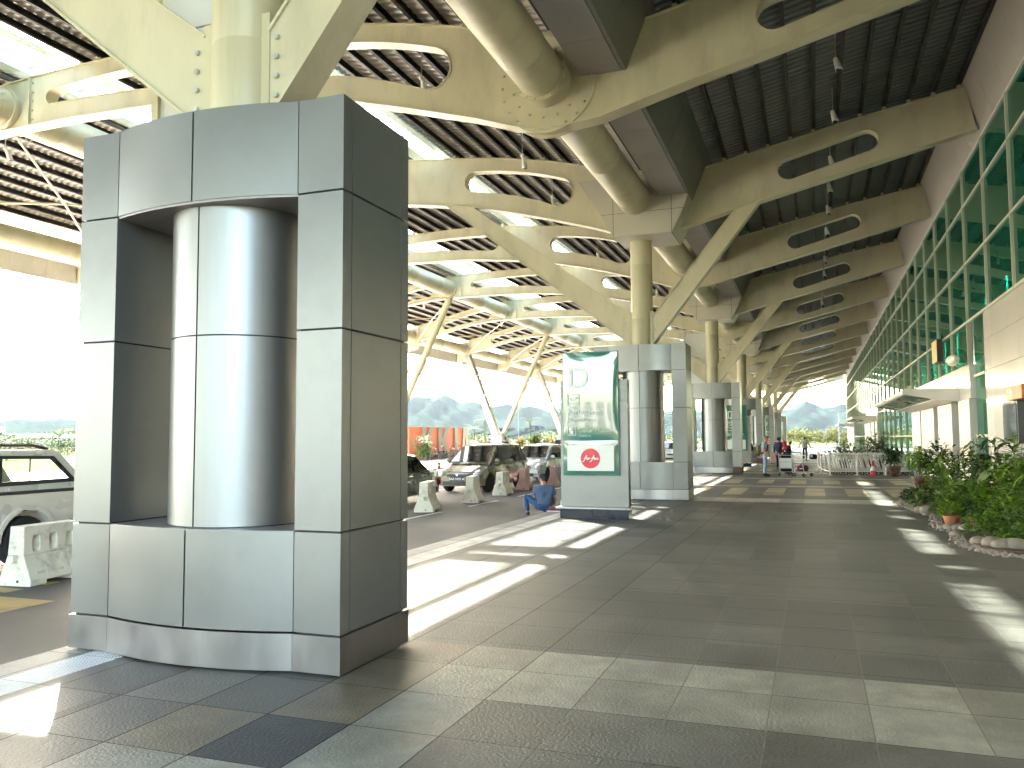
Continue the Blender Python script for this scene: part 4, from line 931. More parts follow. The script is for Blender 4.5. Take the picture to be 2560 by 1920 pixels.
for sx in (-1, 1):
    s = MB(); s.prism([(.72, 1.12), (2.44, 1.12), (2.40, 1.2), (1.98, 1.66), (1.85, 1.72), (.80, 1.72), (.72, 1.66)], 0, .03, lambda u, v, w_: (sx * (.87 - (v - 1.1) * .22 - w_), u, v), [[(.86, 1.22), (2.18, 1.24), (1.83, 1.60), (.93, 1.62)]]); co_ = s.build('canopy', 'silverpaint', e)
    fr = [(.84, 1.2), (2.22, 1.22), (1.85, 1.63), (.90, 1.65)]; s = MB()
    s.prism(fr, -.008, .02, lambda u, v, w_: (sx * (.874 - (v - 1.1) * .22 - w_), u, v), [[(.92, 1.265), (2.08, 1.28), (1.79, 1.585), (.97, 1.60)]]); s.build('window_rubber', 'dark', co_)
    s = MB(); s.add([(sx * (.868 - (v - 1.1) * .22), u, v) for u, v in ((.90, 1.25), (2.12, 1.26), (1.82, 1.60), (.95, 1.62))], ((0, 1, 2, 3),)); s.build('side_window', 'glassc', co_)
    s = MB(); s.bx(sx * .835, sx * .85, 1.36, 1.375, 1.26, 1.6); s.build('window_bar', 'dark', co_)
    s = MB(); s.bx(sx * .885, sx * .899, .70, 2.46, 1.075, 1.125); s.build('rub_strip', 'dark', e)
    s = MB(); n = 16; lo = [(1.32 + .52 * math.cos(a_), .38 + .52 * math.sin(a_)) for a_ in [PI * i / n for i in range(n + 1)]]; li = [(1.32 + .445 * math.cos(a_), .38 + .445 * math.sin(a_)) for a_ in [PI * i / n for i in range(n, -1, -1)]]
    s.prism(lo + li, .88, .925, lambda u, v, w_: (sx * w_, u, v)); bevel(s.build('wheel_arch', 'silverpaint', e, 40), .012)
    for y in (-1.55, 1.32): wheel(e, sx * .77, y, .37, .23, sx)
    s = MB(); s.path([(sx * .6, .9, 1.73), (sx * .6, 1.05, 1.80), (sx * .6, 1.6, 1.80), (sx * .6, 1.85, 1.74)], [.03, .022, .022, .03]); s.build('roof_rail', pm('rail_maroon', (.06, .03, .04), .35), e, 40)
s = MB(); s.prism([(.72, 1.66), (.8, 1.73), (1.85, 1.73), (1.98, 1.67)], -.76, .76, lambda u, v, w_: (w_, u, v)); s.bx(-.85, .85, 2.38, 2.42, 1.12, 1.2); s.build('canopy_roof', 'silverpaint', e)
s = MB(); s.quad((-.8, 2.4, 1.2), (.8, 2.4, 1.2), (.72, 2.0, 1.64), (-.72, 2.0, 1.64)); s.build('rear_window', 'glassc', e)
s = MB(); s.prism([(-1.15, 1.08), (-.45, 1.68), (.5, 1.70), (.68, 1.08)], -.78, .78, lambda u, v, w_: (w_ * (1.1 - (v - 1.08) * .2), u, v)); s.build('cab', 'silverpaint', e)
s = MB(); s.bx(.889, .897, .42, .62, .82, 1.0); bevel(s.build('fuel_flap', 'silverpaint', e), .02)
s = MB(); s.bx(-.86, .86, 2.5, 2.62, .45, .62); s.build('rear_bumper', 'chrome', e)
s = MB(); s.bx(.886, .9, 1.95, 2.45, .52, .60); s.build('side_decal', 'maroon', e)
place(e, (-11.98, 7.85, ROADZ), 0)

# lane bollard, sign wall
s = MB(); e = thing('lane_bollard', 'orange flexible bollard with pale bands beside the people carrier', 'bollard', (-15.38, 32.7, ROADZ)); s.tube((-15.38, 32.7, ROADZ), (-15.38, 32.7, .72), .09, .08, 16); s.build('post', 'orange', e, 40)
s = MB(); s.tube((-15.38, 32.7, .35), (-15.38, 32.7, .43), .092, n=16); s.tube((-15.38, 32.7, .55), (-15.38, 32.7, .63), .09, n=16); s.build('band', 'signwhite', e, 40)
e = thing('letter_wall', 'orange wall with huge pale letters KKIA', 'sign', (-30.3, 65, 0))
KX = -30.3
s = MB(); s.prism([(58.9, -.3), (70.9, -.3), (70.4, 2.74), (58.9, 2.74)], KX - .5, KX, lambda u, v, w_: (w_, u, v)); s.build('wall', 'orange', e)
M['kk'] = pm('letter_face', (.19, .175, .14), .6)
def let(poly, holes=()):
    s = MB(); s.prism(poly, KX - .1, KX + .1, lambda u, v, w_: (w_, u, v), holes); s.build('letter', 'kk', e)
for y, ka in ((61.0, .95), (64.2, .95)):
    let([(y, -.3), (y + .68, -.3), (y + .68, .75), (y + .9, 1.15), (y + 1.45, -.3), (y + 2.2, -.3), (y + 1.4, 1.75), (y + 2.2, 2.74), (y + 1.55, 2.74), (y + .68, 1.75), (y + .68, 2.74), (y, 2.74)])
let([(67.55, -.3), (68.27, -.3), (68.27, 2.74), (67.55, 2.74)])
let([(69.1, -.3), (69.6, -.3), (69.72, .6), (70.3, .6), (70.42, -.3), (71.0, -.3), (70.4, 2.74), (69.5, 2.74)], [[(69.85, 1.05), (70.15, 1.05), (70.02, 1.9)]])
# ------------------------------------------------------------------ foliage
def leafmat(n, c, c2=None, tr=.35, rough=.27):
    m = bpy.data.materials.new(n); m.use_nodes = True; nt = m.node_tree; b = nt.nodes['Principled BSDF']; L = nt.links.new
    g = nd(nt, 'ShaderNodeNewGeometry'); cr = nd(nt, 'ShaderNodeValToRGB'); c2 = c2 or tuple(v * 1.9 for v in c)
    cr.color_ramp.elements[0].color = (c[0] * .6, c[1] * .6, c[2] * .6, 1); cr.color_ramp.elements[1].color = (*c2, 1)
    e = cr.color_ramp.elements.new(.5); e.color = (*c, 1)
    L(g.outputs['Random Per Island'], cr.inputs[0]); L(cr.outputs[0], b.inputs['Base Color']); b.inputs['Roughness'].default_value = rough
    t = nd(nt, 'ShaderNodeBsdfTranslucent'); L(cr.outputs[0], t.inputs[0]); mx = nd(nt, 'ShaderNodeMixShader'); mx.inputs[0].default_value = tr
    L(b.outputs[0], mx.inputs[1]); L(t.outputs[0], mx.inputs[2]); L(mx.outputs[0], nt.nodes['Material Output'].inputs[0]); return m
M['lf_bright'] = leafmat('bright_leaf', (.17, .32, .035), (.34, .52, .07)); M['lf_mid'] = leafmat('mid_leaf', (.10, .21, .033), (.24, .40, .06)); M['lf_dark'] = leafmat('dark_leaf', (.035, .085, .03), (.08, .16, .05), .2, .22)
M['lf_varie'] = leafmat('variegated_leaf', (.13, .25, .06), (.38, .46, .20)); M['lf_yel'] = leafmat('yellow_leaf', (.20, .15, .008), (.32, .24, .015), .3, .6); M['lf_tree'] = leafmat('tree_leaf', (.028, .045, .010), (.055, .07, .015), .3, .9); M['lf_ytree'] = leafmat('sunlit_tree_leaf', (.065, .068, .006), (.105, .095, .008), .3, .9)
M['lf_palm'] = leafmat('palm_leaf', (.05, .10, .012), (.10, .16, .02), .3, .6); M['lf_isl'] = leafmat('island_leaf', (.06, .11, .012), (.12, .18, .02), .3, .6); M['lf_red'] = leafmat('red_flower', (.55, .10, .03), (.7, .3, .05)); M['stem'] = pm('plant_stem', (.14, .13, .06), .7); M['bark'] = pm('tree_bark', (.12, .09, .06), .85, var=.25)
def leaf(s, p, az, el, ln, wd, droop, n=4, fold=.25):
    p = Vector(p); pts = []; a = el; h = Vector((math.cos(az), math.sin(az), 0)); side = Vector((-math.sin(az), math.cos(az), 0))
    for i in range(n + 1):
        pts.append((Vector(p), a)); d = h * math.cos(a) + Vector((0, 0, math.sin(a))); p = p + d * (ln / n); a -= droop / n
    vs = []
    for i, (q, a) in enumerate(pts):
        t = i / n; w_ = wd * .5 * (math.sin(PI * min(1, t * .92 + .05)) ** .8); up = Vector((0, 0, math.cos(a))) - h * math.sin(a)
        vs += [q + side * w_ + up * w_ * fold, q, q - side * w_ + up * w_ * fold]
    o = []
    for i in range(n): b = i * 3; o += [(b, b + 3, b + 4, b + 1), (b + 1, b + 4, b + 5, b + 2)]
    s.add(vs, o)
U = random.uniform
def fol_broad(s, st, x, y, z0, h, sp, n=14, wd=.14, ln=.34):
    for k in range(max(2, n // 6)):
        sx, sy = x + U(-sp, sp) * .4, y + U(-sp, sp) * .4; hh = h * U(.6, 1.)
        st.path([(sx, sy, z0), (sx + U(-.05, .05), sy + U(-.05, .05), z0 + hh * .8)], .012, 5)
        for i in range(n):
            t = U(.35, 1); leaf(s, (sx, sy, z0 + hh * .8 * t), U(0, 2 * PI), U(.1, 1.2), ln * U(.7, 1.15), wd * U(.7, 1.1), U(.8, 1.9))
def fol_lance(s, st, x, y, z0, h, sp, n=60, wd=.055, ln=.34):
    k = max(3, n // 18)
    for _ in range(k):
        bx_, by_ = x + U(-sp, sp) * .35, y + U(-sp, sp) * .35; tx, ty = bx_ + U(-sp, sp) * .5, by_ + U(-sp, sp) * .5; hh = h * U(.65, 1)
        st.path([(bx_, by_, z0), ((bx_ + tx) / 2, (by_ + ty) / 2, z0 + hh * .55), (tx, ty, z0 + hh)], [.014, .01, .005], 5)
        for i in range(n // k):
            t = U(.25, 1); leaf(s, (bx_ + (tx - bx_) * t, by_ + (ty - by_) * t, z0 + hh * t), U(0, 2 * PI), U(-.2, .8), ln * U(.6, 1.2), wd * U(.7, 1.3), U(.5, 1.7))
def fol_bush(s, st, x, y, z0, h, sp, n=270, wd=.055, ln=.105):
    for _ in range(5): st.path([(x, y, z0), (x + U(-sp, sp) * .6, y + U(-sp, sp) * .6, z0 + h * U(.5, .85))], [.01, .004], 5)
    for i in range(n):
        a_, r_, t = U(0, 2 * PI), math.sqrt(U(0, 1)), U(0, 1); rad = sp * (1 - .55 * t ** 2) * r_
        leaf(s, (x + rad * math.cos(a_), y + rad * math.sin(a_), z0 + .04 + h * t * (1 - .25 * r_)), a_ + U(-1.2, 1.2), U(-.3, .9), ln * U(.6, 1.4), wd * U(.6, 1.3), U(.2, 1.2), 2)
def fol_grass(s, st, x, y, z0, h, sp, n=50, wd=.02, ln=.4):
    for i in range(n): leaf(s, (x + U(-.04, .04), y + U(-.04, .04), z0), U(0, 2 * PI), U(.7, 1.45), ln * U(.6, 1.1), wd, U(1., 2.4), 5)
def plant(name, label, cat, kind, x, y, z0, h, sp, m, group=None, pot=None, **k):
    e = thing(name, label, cat, (x, y, 0), group)
    s, st = MB(), MB(); kind(s, st, x, y, z0, h, sp, **k); s.build('foliage', m, e, 60)
    if st.v: st.build('stem', 'stem', e, 40)
    if pot:
        r, hh, pm_ = pot; p = MB(); p.lathe([(r * .62, .0), (r * .86, hh * .55), (r * .95, hh * .9), (r * 1.06, hh * .91), (r * 1.06, hh), (r * .92, hh), (r * .9, hh * .9), (0, hh * .88)], (x, y, 0.002), 28); p.build('pot', pm_, e, 35)
    return e
EDGE = [(2.05, 25.2), (2.12, 23.6), (2.10, 21.5), (2.42, 20.05), (2.18, 17.8), (2.30, 16.5), (2.17, 15.05), (2.33, 14.3), (2.6, 13.8), (2.95, 13.55), (3.5, 13.35), (4.26, 13.2)]
s = MB(); s.prism([(x + .1, y + .06) for x, y in EDGE] + [(4.26, 25.2)], .002, .05, lambda u, v, w_: (u, v, w_)); tag(s.build('planting_bed_soil', 'soil'), kind='structure')
def epos(t):
    t = t * (len(EDGE) - 1); i = min(int(t), len(EDGE) - 2); f = t - i
    return EDGE[i][0] + (EDGE[i + 1][0] - EDGE[i][0]) * f, EDGE[i][1] + (EDGE[i + 1][1] - EDGE[i][1]) * f
s = MB()
for i in range(1500):
    x, y = epos(U(.05, .98)); d = abs(random.gauss(0, .09)) * random.choice((-1, 1, 1)); r_ = U(.014, .034)
    s.ball((x + d * .8, y + d * .5 - .02, r_ * .5), (r_ * U(.8, 1.3), r_ * U(.8, 1.3), r_ * .62), 6, 4, .08)
tag(s.build('pebbles', 'pebble', None, 60), 'pale pink pebbles edging the planting bed', 'pebbles', kind='stuff')
for i, (x, y, r_) in enumerate([(2.2, 17.3, .10), (2.3, 17.2, .13), (2.42, 17.05, .13), (2.55, 16.9, .16), (2.72, 16.85, .14), (2.42, 14.95, .15), (2.55, 14.66, .19), (2.68, 14.45, .18), (2.82, 14.4, .20), (3.05, 14.42, .15), (3.3, 14.2, .17), (2.25, 21.0, .14), (2.35, 20.6, .2), (3.6, 14.0, .15), (2.28, 16.2, .1)]):
    s = MB(); r_ *= .85; s.ball((x, y, r_ * .5), (r_ * U(.95, 1.3), r_ * U(.85, 1.05), r_ * .68), 18, 12, .015, Matrix.Rotation(U(0, 3), 3, 'Z')); o = s.build('river_stone', 'stone', None, 70, loc=(x, y, 0))
    tag(o, 'smooth grey-brown river stone, %s along the pebble edge of the planting bed' % ORD[i], 'stone', 'river stones edging the bed')
G_ = 'plants of the walkway bed'
# front edge plants
low = [(2.3, 23.4, 'lf_dark', fol_bush, .35, .3), (2.4, 22.4, 'lf_dark', fol_bush, .42, .34), (2.35, 21.3, 'lf_varie', fol_broad, .55, .35), (2.62, 20.3, 'lf_varie', fol_broad, .5, .4), (2.55, 19.2, 'lf_mid', fol_bush, .5, .34), (2.5, 18.3, 'lf_bright', fol_bush, .34, .26), (2.75, 17.5, 'lf_mid', fol_lance, .48, .3), (2.95, 17.0, 'lf_dark', fol_lance, .5, .32), (2.75, 16.2, 'lf_mid', fol_bush, .45, .36), (2.62, 15.4, 'lf_mid', fol_bush, .42, .34), (2.95, 15.1, 'lf_varie', fol_bush, .5, .34), (2.75, 14.75, 'lf_bright', fol_grass, .3, .3), (3.15, 14.75, 'lf_mid', fol_bush, .45, .34), (3.35, 14.45, 'lf_yel', fol_grass, .4, .3), (3.65, 14.3, 'lf_mid', fol_bush, .5, .34)]
for i, (x, y, m, kd, h, sp) in enumerate(low): plant('garden_plant', 'low garden plant, %s behind the pebble edge of the bed' % ORD[i], 'plant', kd, x, y, .05, h, sp, m, G_)
mid = [(2.75, 22.9, 'lf_mid', fol_lance, .9), (2.8, 21.6, 'lf_varie', fol_bush, .75), (2.95, 20.6, 'lf_varie', fol_broad, .8), (2.85, 19.6, 'lf_bright', fol_bush, .8), (3.05, 18.7, 'lf_mid', fol_bush, .85), (3.15, 17.8, 'lf_bright', fol_broad, .75), (3.25, 16.9, 'lf_varie', fol_bush, .85), (3.05, 16.0, 'lf_bright', fol_bush, .75), (3.4, 15.9, 'lf_mid', fol_lance, .9), (3.35, 15.2, 'lf_varie', fol_bush, .8), (3.75, 15.2, 'lf_bright', fol_bush, .85)]
for i, (x, y, m, kd, h) in enumerate(mid): plant('garden_plant', 'knee-high garden plant, %s of the middle row in the bed' % ORD[i], 'plant', kd, x, y, .05, h, .42, m, G_, n=30 if kd is fol_broad else (80 if kd is fol_lance else 420))
M['lf_big'] = M['lf_varie']
for i, (x, y) in enumerate(((3.05, 19.3), (3.0, 20.2))): plant('dumb_cane', 'dumb cane with big pale-veined paddle leaves, %s in the bed' % ['one standing upright', 'one leaning outward'][i], 'plant', fol_broad, x, y, .05, .95 - .25 * i, .3, 'lf_varie', G_, n=8, wd=.24, ln=.55)
tall = [(3.35, 23.6, 'lf_dark', fol_bush, 1.55), (3.0, 22.6, 'lf_mid', fol_lance, 1.4), (3.5, 21.4, 'lf_mid', fol_lance, 1.75), (3.4, 20.3, 'lf_dark', fol_lance, 1.65), (3.7, 19.3, 'lf_mid', fol_lance, 1.6), (3.55, 18.3, 'lf_bright', fol_lance, 1.35), (3.7, 17.3, 'lf_mid', fol_lance, 1.5), (3.85, 16.4, 'lf_bright', fol_lance, 1.4), (3.95, 15.6, 'lf_dark', fol_lance, 1.6), (4.0, 14.8, 'lf_mid', fol_lance, 1.5)]
for i, (x, y, m, kd, h) in enumerate(tall): plant('tall_shrub', 'tall drooping shrub, %s of the back row against the terminal wall' % ORD[i], 'shrub', kd, x, y, .05, h, .55, m, G_, n=170 if kd is fol_lance else 420, wd=.085 if kd is fol_lance else .06, ln=.42 if kd is fol_lance else .13)
plant('potted_plant', 'small bright plant in a terracotta pot by the river stones', 'potted plant', fol_bush, 2.45, 18.0, .2, .25, .22, 'lf_bright', None, (.15, .2, 'terra'), n=110)
plant('potted_plant', 'dark leafy plant in a terracotta pot under the bed shrubs', 'potted plant', fol_lance, 2.85, 17.75, .2, .35, .3, 'lf_dark', None, (.15, .2, 'terra'), n=70)
plant('potted_plant', 'bushy dracaena in a brown glazed pot beside the traffic cone', 'potted plant', fol_lance, 3.2, 39.1, .42, 1.0, .55, 'lf_dark', None, (.30, .45, 'glaze'), n=260, wd=.07, ln=.45)
plant('potted_plant', 'bright dracaena in a brown glazed pot behind the bed corner', 'potted plant', fol_lance, 3.3, 30.0, .4, 1.05, .5, 'lf_bright', None, (.32, .42, 'glaze'), n=200, wd=.075, ln=.42)
plant('potted_plant', 'dark rubber plant in a glazed pot by the doorway piers', 'potted plant', fol_bush, 3.7, 29.3, .4, 1.3, .5, 'lf_dark', None, (.30, .42, 'glaze'), n=330, wd=.09, ln=.16)
for i, (x, y) in enumerate(((1.5, 47.5), (2.5, 47.0), (3.3, 47.4))): plant('potted_plant', ['small leafy potted plant behind the trolley handles', 'wide arching potted plant behind the trolley handles', 'spiky tall potted plant behind the trolley handles'][i], 'potted plant', fol_lance, x, y, .45, (1.0, 1.3, 1.5)[i], (.5, .8, .6)[i], 'lf_mid', None, (.35, .48, 'glaze'), n=170, wd=.08, ln=.6)

# ------------------------------------------------------------------ people
def skin(name, nodes, edges, mat, parent, sub=2):
    """nodes: {name: (pos, radius)}; first one is the root"""
    me = bpy.data.meshes.new(name); ks = list(nodes); ix = {k: i for i, k in enumerate(ks)}
    off = parent.location; me.from_pydata([tuple(Vector(nodes[k][0])) for k in ks], [(ix[a], ix[b]) for a, b in edges], []); me.update()
    o = bpy.data.objects.new(name, me); COL.objects.link(o); o.parent = parent; me.materials.append(M[mat])
    o.modifiers.new('skin', 'SKIN'); o.modifiers['skin'].use_smooth_shade = True
    for i, k in enumerate(ks):
        sv = me.skin_vertices[0].data[i]; r = nodes[k][1]; sv.radius = r if isinstance(r, tuple) else (r, r); sv.use_root = i == 0
    sm = o.modifiers.new('smooth', 'SUBSURF'); sm.levels = sub; sm.render_levels = sub
    return o
STAND = {'pelvis': (0, 0, .95), 'waist': (0, 0, 1.09), 'chest': (0, .01, 1.30), 'neck': (0, .02, 1.47), 'hb': (0, 0, 1.545), 'ht': (0, -.005, 1.665), 'nose': (0, -.115, 1.585),
         'sl': (.19, .01, 1.40), 'el': (.245, .03, 1.13), 'wl': (.265, -.04, .88), 'sr': (-.19, .01, 1.40), 'er': (-.245, .03, 1.13), 'wr': (-.265, -.04, .88),
         'hl': (.095, 0, .90), 'kl': (.10, -.02, .50), 'al': (.10, .03, .08), 'tl': (.115, -.13, .04), 'hr': (-.095, 0, .90), 'kr': (-.10, -.02, .50), 'ar': (-.10, .03, .08), 'tr': (-.115, -.13, .04)}
RAD = {'pelvis': (.15, .11), 'waist': (.135, .10), 'chest': (.165, .105), 'neck': .055, 'hb': (.078, .085), 'ht': (.07, .078), 'nose': .014, 'sl': .058, 'sr': .058, 'el': .042, 'er': .042, 'wl': .028, 'wr': .028, 'hl': .088, 'hr': .088, 'kl': .058, 'kr': .058, 'al': .04, 'ar': .04, 'tl': .034, 'tr': .034}
ED = [('pelvis', 'waist'), ('waist', 'chest'), ('chest', 'neck'), ('neck', 'hb'), ('hb', 'ht'), ('chest', 'sl'), ('sl', 'el'), ('el', 'wl'), ('chest', 'sr'), ('sr', 'er'), ('er', 'wr'), ('pelvis', 'hl'), ('hl', 'kl'), ('kl', 'al'), ('al', 'tl'), ('pelvis', 'hr'), ('hr', 'kr'), ('kr', 'ar'), ('ar', 'tr')]
def person(label, loc, rz, top, bottom, skinm='skin', shoe='dark', hair='hair', pose=None, h=1.70, sleeves=.75, fat=1., hat=None, longtop=False, scarf=None, group=None, absolute=False, hairlen=.0, belly=0.):
    e = thing('person', label, 'person', loc, group, rz); k = h / 1.70
    J = {a: Vector(p) * (1 if absolute else k) for a, p in STAND.items()}
    for a, p in (pose or {}).items(): J[a] = Vector(p) * (1 if absolute else k)
    rd = lambda a, g=1., add=0.: tuple(r * g * k + add for r in (RAD[a] if isinstance(RAD[a], tuple) else (RAD[a],) * 2))
    nodes = {a: (J[a], rd(a, fat * .86 if a in ('pelvis', 'waist', 'chest') else 1)) for a in ['pelvis'] + [q for q in J if q not in ('pelvis', 'nose')]}
    nodes['nb'] = (J['chest'].lerp(J['neck'], .55), (.07 * k, .065 * k)); nodes['cl'] = (J['chest'].lerp(J['sl'], .5), (.07 * k,) * 2); nodes['cr'] = (J['chest'].lerp(J['sr'], .5), (.07 * k,) * 2)
    skin('body', nodes, [q for q in ED if q not in (('chest', 'neck'), ('chest', 'sl'), ('chest', 'sr'))] + [('chest', 'nb'), ('nb', 'neck'), ('chest', 'cl'), ('cl', 'sl'), ('chest', 'cr'), ('cr', 'sr')], skinm, e)
    # face: nose, ears, eyes, mouth
    hb, ht = J['hb'], J['ht']; up = (ht - hb).normalized(); fw = (J['nose'] - hb); fw = (fw - up * fw.dot(up)).normalized(); sd = up.cross(fw); c = (hb + ht) / 2
    s = MB(); s.tube(c + fw * .075 * k + up * .02, c + fw * .105 * k - up * .018, .008, .015, 8)
    for sg in (-1, 1): s.ball(c + sd * sg * .082 * k, (.016, .02, .032), 8, 6)
    s.build('face', skinm, e, 60, loc=None) if False else None
    o = s.build('face', skinm, None, 60); o.parent = e
    s = MB()
    for sg in (-1, 1): s.ball(c + fw * .085 * k + sd * sg * .032 * k + up * .025, .009, 8, 6)
    o = s.build('eye', 'dark', None, 60); o.parent = e
    s = MB(); s.ball(c + fw * .084 * k - up * .048, (.022, .012, .006), 8, 6); o = s.build('mouth', 'taillamp', None, 60); o.parent = e
    # hands with five fingers
    for sdn, sg in (('l', 1), ('r', -1)):
        w_, el_ = J['w' + sdn], J['e' + sdn]; d = (w_ - el_).normalized(); n_ = d.orthogonal().normalized()
        lat = Vector((0, -1, 0)); lat = (lat - d * lat.dot(d)); lat = lat.normalized() if lat.length > .05 else n_; pn = d.cross(lat)
        s = MB(); s.path([w_ - d * .02, w_ + d * .03, w_ + d * .085], [.026 * k, .034 * k, .03 * k], 10)
        for i, L_ in enumerate((.065, .075, .07, .055)):
            b = w_ + d * .08 + lat * (.024 - .016 * i); s.path([b, b + d * L_ * .5 + pn * .006 * sg, b + d * L_ * .9 + pn * .022 * sg], [.0088, .008, .006], 6)
        b = w_ + d * .03 + lat * .026; s.path([b, b + lat * .022 + d * .03, b + lat * .024 + d * .058], [.011, .0095, .007], 6)
        o = s.build('hand', skinm, None, 60); o.parent = e
    # clothes
    ad = .014
    tn = {'waist': (J['waist'] - Vector((0, 0, 0)), rd('waist', fat, ad + .008 + belly)), 'pelvis': (J['pelvis'].lerp(J['waist'], .1 if not longtop else 0.), rd('pelvis', fat, ad + .004)), 'chest': (J['chest'], rd('chest', fat, ad)), 'neck': (J['chest'].lerp(J['neck'], .78), (.112 * k, .10 * k))}
    if belly: tn['belly'] = (J['waist'] + Vector((0, -.11, .02)) * k, (.12 * k, .12 * k))
    for q in 'lr':
        tn['s' + q] = (J['s' + q], rd('s' + q, 1, ad + .012)); tn['e' + q] = (J['s' + q].lerp(J['e' + q], min(1, sleeves)), rd('e' + q, 1, ad + .004))
        if sleeves > 1: tn['w' + q] = (J['e' + q].lerp(J['w' + q], .9), rd('w' + q, 1, .014))
    te = [('waist', 'pelvis'), ('waist', 'chest'), ('chest', 'neck'), ('chest', 'sl'), ('sl', 'el'), ('chest', 'sr'), ('sr', 'er')] + ([('el', 'wl'), ('er', 'wr')] if sleeves > 1 else []) + ([('waist', 'belly')] if belly else [])
    if longtop:
        tn['hem'] = (J['pelvis'].lerp(J['kl'].lerp(J['kr'], .5), .75), (.19 * k, .16 * k)); te.append(('pelvis', 'hem'))
    skin('top', tn, te, top, e)
    bn = {'pelvis': (J['pelvis'], rd('pelvis', fat, .008)), 'waist': (J['pelvis'].lerp(J['waist'], .45), rd('waist', fat, .006))}
    for q in 'lr': bn.update({'h' + q: (J['h' + q], rd('h' + q, 1, .014)), 'k' + q: (J['k' + q], rd('k' + q, 1, .018)), 'a' + q: (J['a' + q] + (J['k' + q] - J['a' + q]).normalized() * .03, rd('a' + q, 1, .026))})
    skin('trousers', bn, [('pelvis', 'waist')] + [p for q in 'lr' for p in (('pelvis', 'h' + q), ('h' + q, 'k' + q), ('k' + q, 'a' + q))], bottom, e)
    for q in 'lr':
        a_, t_ = J['a' + q], J['t' + q]; s = MB(); z_ = min(a_.z, t_.z)
        s.path([a_ + (a_ - t_).normalized() * .05 + Vector((0, 0, -.02)), a_ + Vector((0, 0, -.01)), a_.lerp(t_, .6), t_ + (t_ - a_).normalized() * .07], [.04 * k, .052 * k, .046 * k, .028 * k], 12); o = s.build('shoe', shoe, None, 60); o.parent = e
    rotm = Matrix((sd, -fw, up)).transposed()
    if hair:
        s = MB(); s.ball(c + up * .022 - fw * .018, (.088 * k, .094 * k, .098 * k), 18, 12, .01, rotm)
        s.v = [v for v in s.v]; keep = []
        for f in s.f:
            m_ = sum((Vector(s.v[i]) - c for i in f), Vector()) / len(f)
            if m_.dot(fw) < .035 or m_.dot(up) > .065: keep.append(f)
        s.f = keep
        if hairlen: s.path([c - fw * .06, c - fw * .085 - up * .1, c - fw * .08 - up * hairlen], [.075, .075, .04], 12)
        o = s.build('hair', hair, None, 70); o.parent = e
    if hat:
        hm, brim = hat; s = MB(); s.lathe([(.10 * k, .0), (.10 * k, .05), (.085 * k, .10), (.0, .115)], (0, 0, 0), 20)
        if brim == 'cap': s.prism([(-.07, -.08), (.07, -.08), (.06, -.17), (0, -.19), (-.06, -.17)], .0, .012, lambda u, v, w_: (u, v, w_))
        else: s.lathe([(.10, .0), (.16, -.03), (.162, -.024), (.10, .012)], (0, 0, 0), 20)
        s.v = [tuple(c + up * .03 + rotm @ Vector(v)) for v in s.v]; o = s.build('hat', hm, None, 60); o.parent = e
    if scarf:
        s = MB(); s.ball(c - fw * .012 + up * .012, (.105 * k, .112 * k, .13 * k), 18, 12, 0, rotm); keep = []
        for f in s.f:
            m_ = sum((Vector(s.v[i]) - c for i in f), Vector()) / len(f)
            if m_.dot(fw) < .07: keep.append(f)
        s.f = keep; s.path([c - up * .06, c - up * .16 - fw * .01, c - up * .27], [.09, .13, .19], 14); o = s.build('headscarf', scarf, None, 70); o.parent = e
    return e
# man sitting on the kerb, back to the walkway
person('man in a blue T-shirt and navy cap sitting on the kerb beside the totem', (-6.22, 19.25, -.03), R(8), 'bluetee', 'jeans', hair='hair', absolute=True, sleeves=.8, fat=1.22, hat=('navycap', 'cap'), shoe='navycap', pose={
    'pelvis': (0, 0, .13), 'waist': (-.005, .03, .27), 'chest': (-.02, .05, .46), 'neck': (-.03, .10, .63), 'hb': (-.045, .13, .70), 'ht': (-.06, .15, .815), 'nose': (-.15, .19, .73),
    'sl': (-.22, .05, .555), 'el': (-.265, .10, .30), 'wl': (-.20, .30, .20), 'sr': (.18, .07, .555), 'er': (.25, .12, .31), 'wr': (.2, .33, .2),
    'hl': (-.10, .02, .10), 'kl': (-.50, .14, .37), 'al': (-.42, .02, -.06), 'tl': (-.40, -.12, -.09), 'hr': (.09, .04, .10), 'kr': (.10, .46, .33), 'ar': (-.04, .48, -.06), 'tr': (-.10, .60, -.09)})
mb = person('bald man in pale blue shirt and jeans wearing a camouflage backpack', (-2.08, 38.45, 0), R(90), 'paleshirt', 'palejeans', 'skinb', hair='hairg', h=1.78, sleeves=.85, fat=1.2, belly=.03, pose={
    'neck': (0, -.02, 1.46), 'hb': (0, -.07, 1.53), 'ht': (0, -.09, 1.645), 'nose': (0, -.185, 1.55), 'el': (.26, .05, 1.12), 'wl': (.2, -.14, .93), 'er': (-.26, .05, 1.12), 'wr': (-.2, -.12, .92)})
e = thing('backpack', 'camouflage backpack hanging on the back of the bald man', 'backpack', (-2.30, 38.45, 1.2)); s = MB(); s.ball((-2.345, 38.45, 1.13), (.115, .17, .25), 16, 12, .02); s.build('bag', 'camo', e, 70)
s = MB(); s.ball((-2.45, 38.45, 1.03), (.06, .13, .13), 14, 10, .02); s.build('pocket', 'camo', e, 70)
for sg in (-1, 1): s = MB(); s.path([(-2.27, 38.45 + sg * .12, 1.36), (-2.12, 38.45 + sg * .14, 1.52), (-1.94, 38.45 + sg * .13, 1.38), (-1.98, 38.45 + sg * .18, 1.15), (-2.24, 38.45 + sg * .15, .98)], .022, 8); s.build('strap', 'navycap', e, 60)
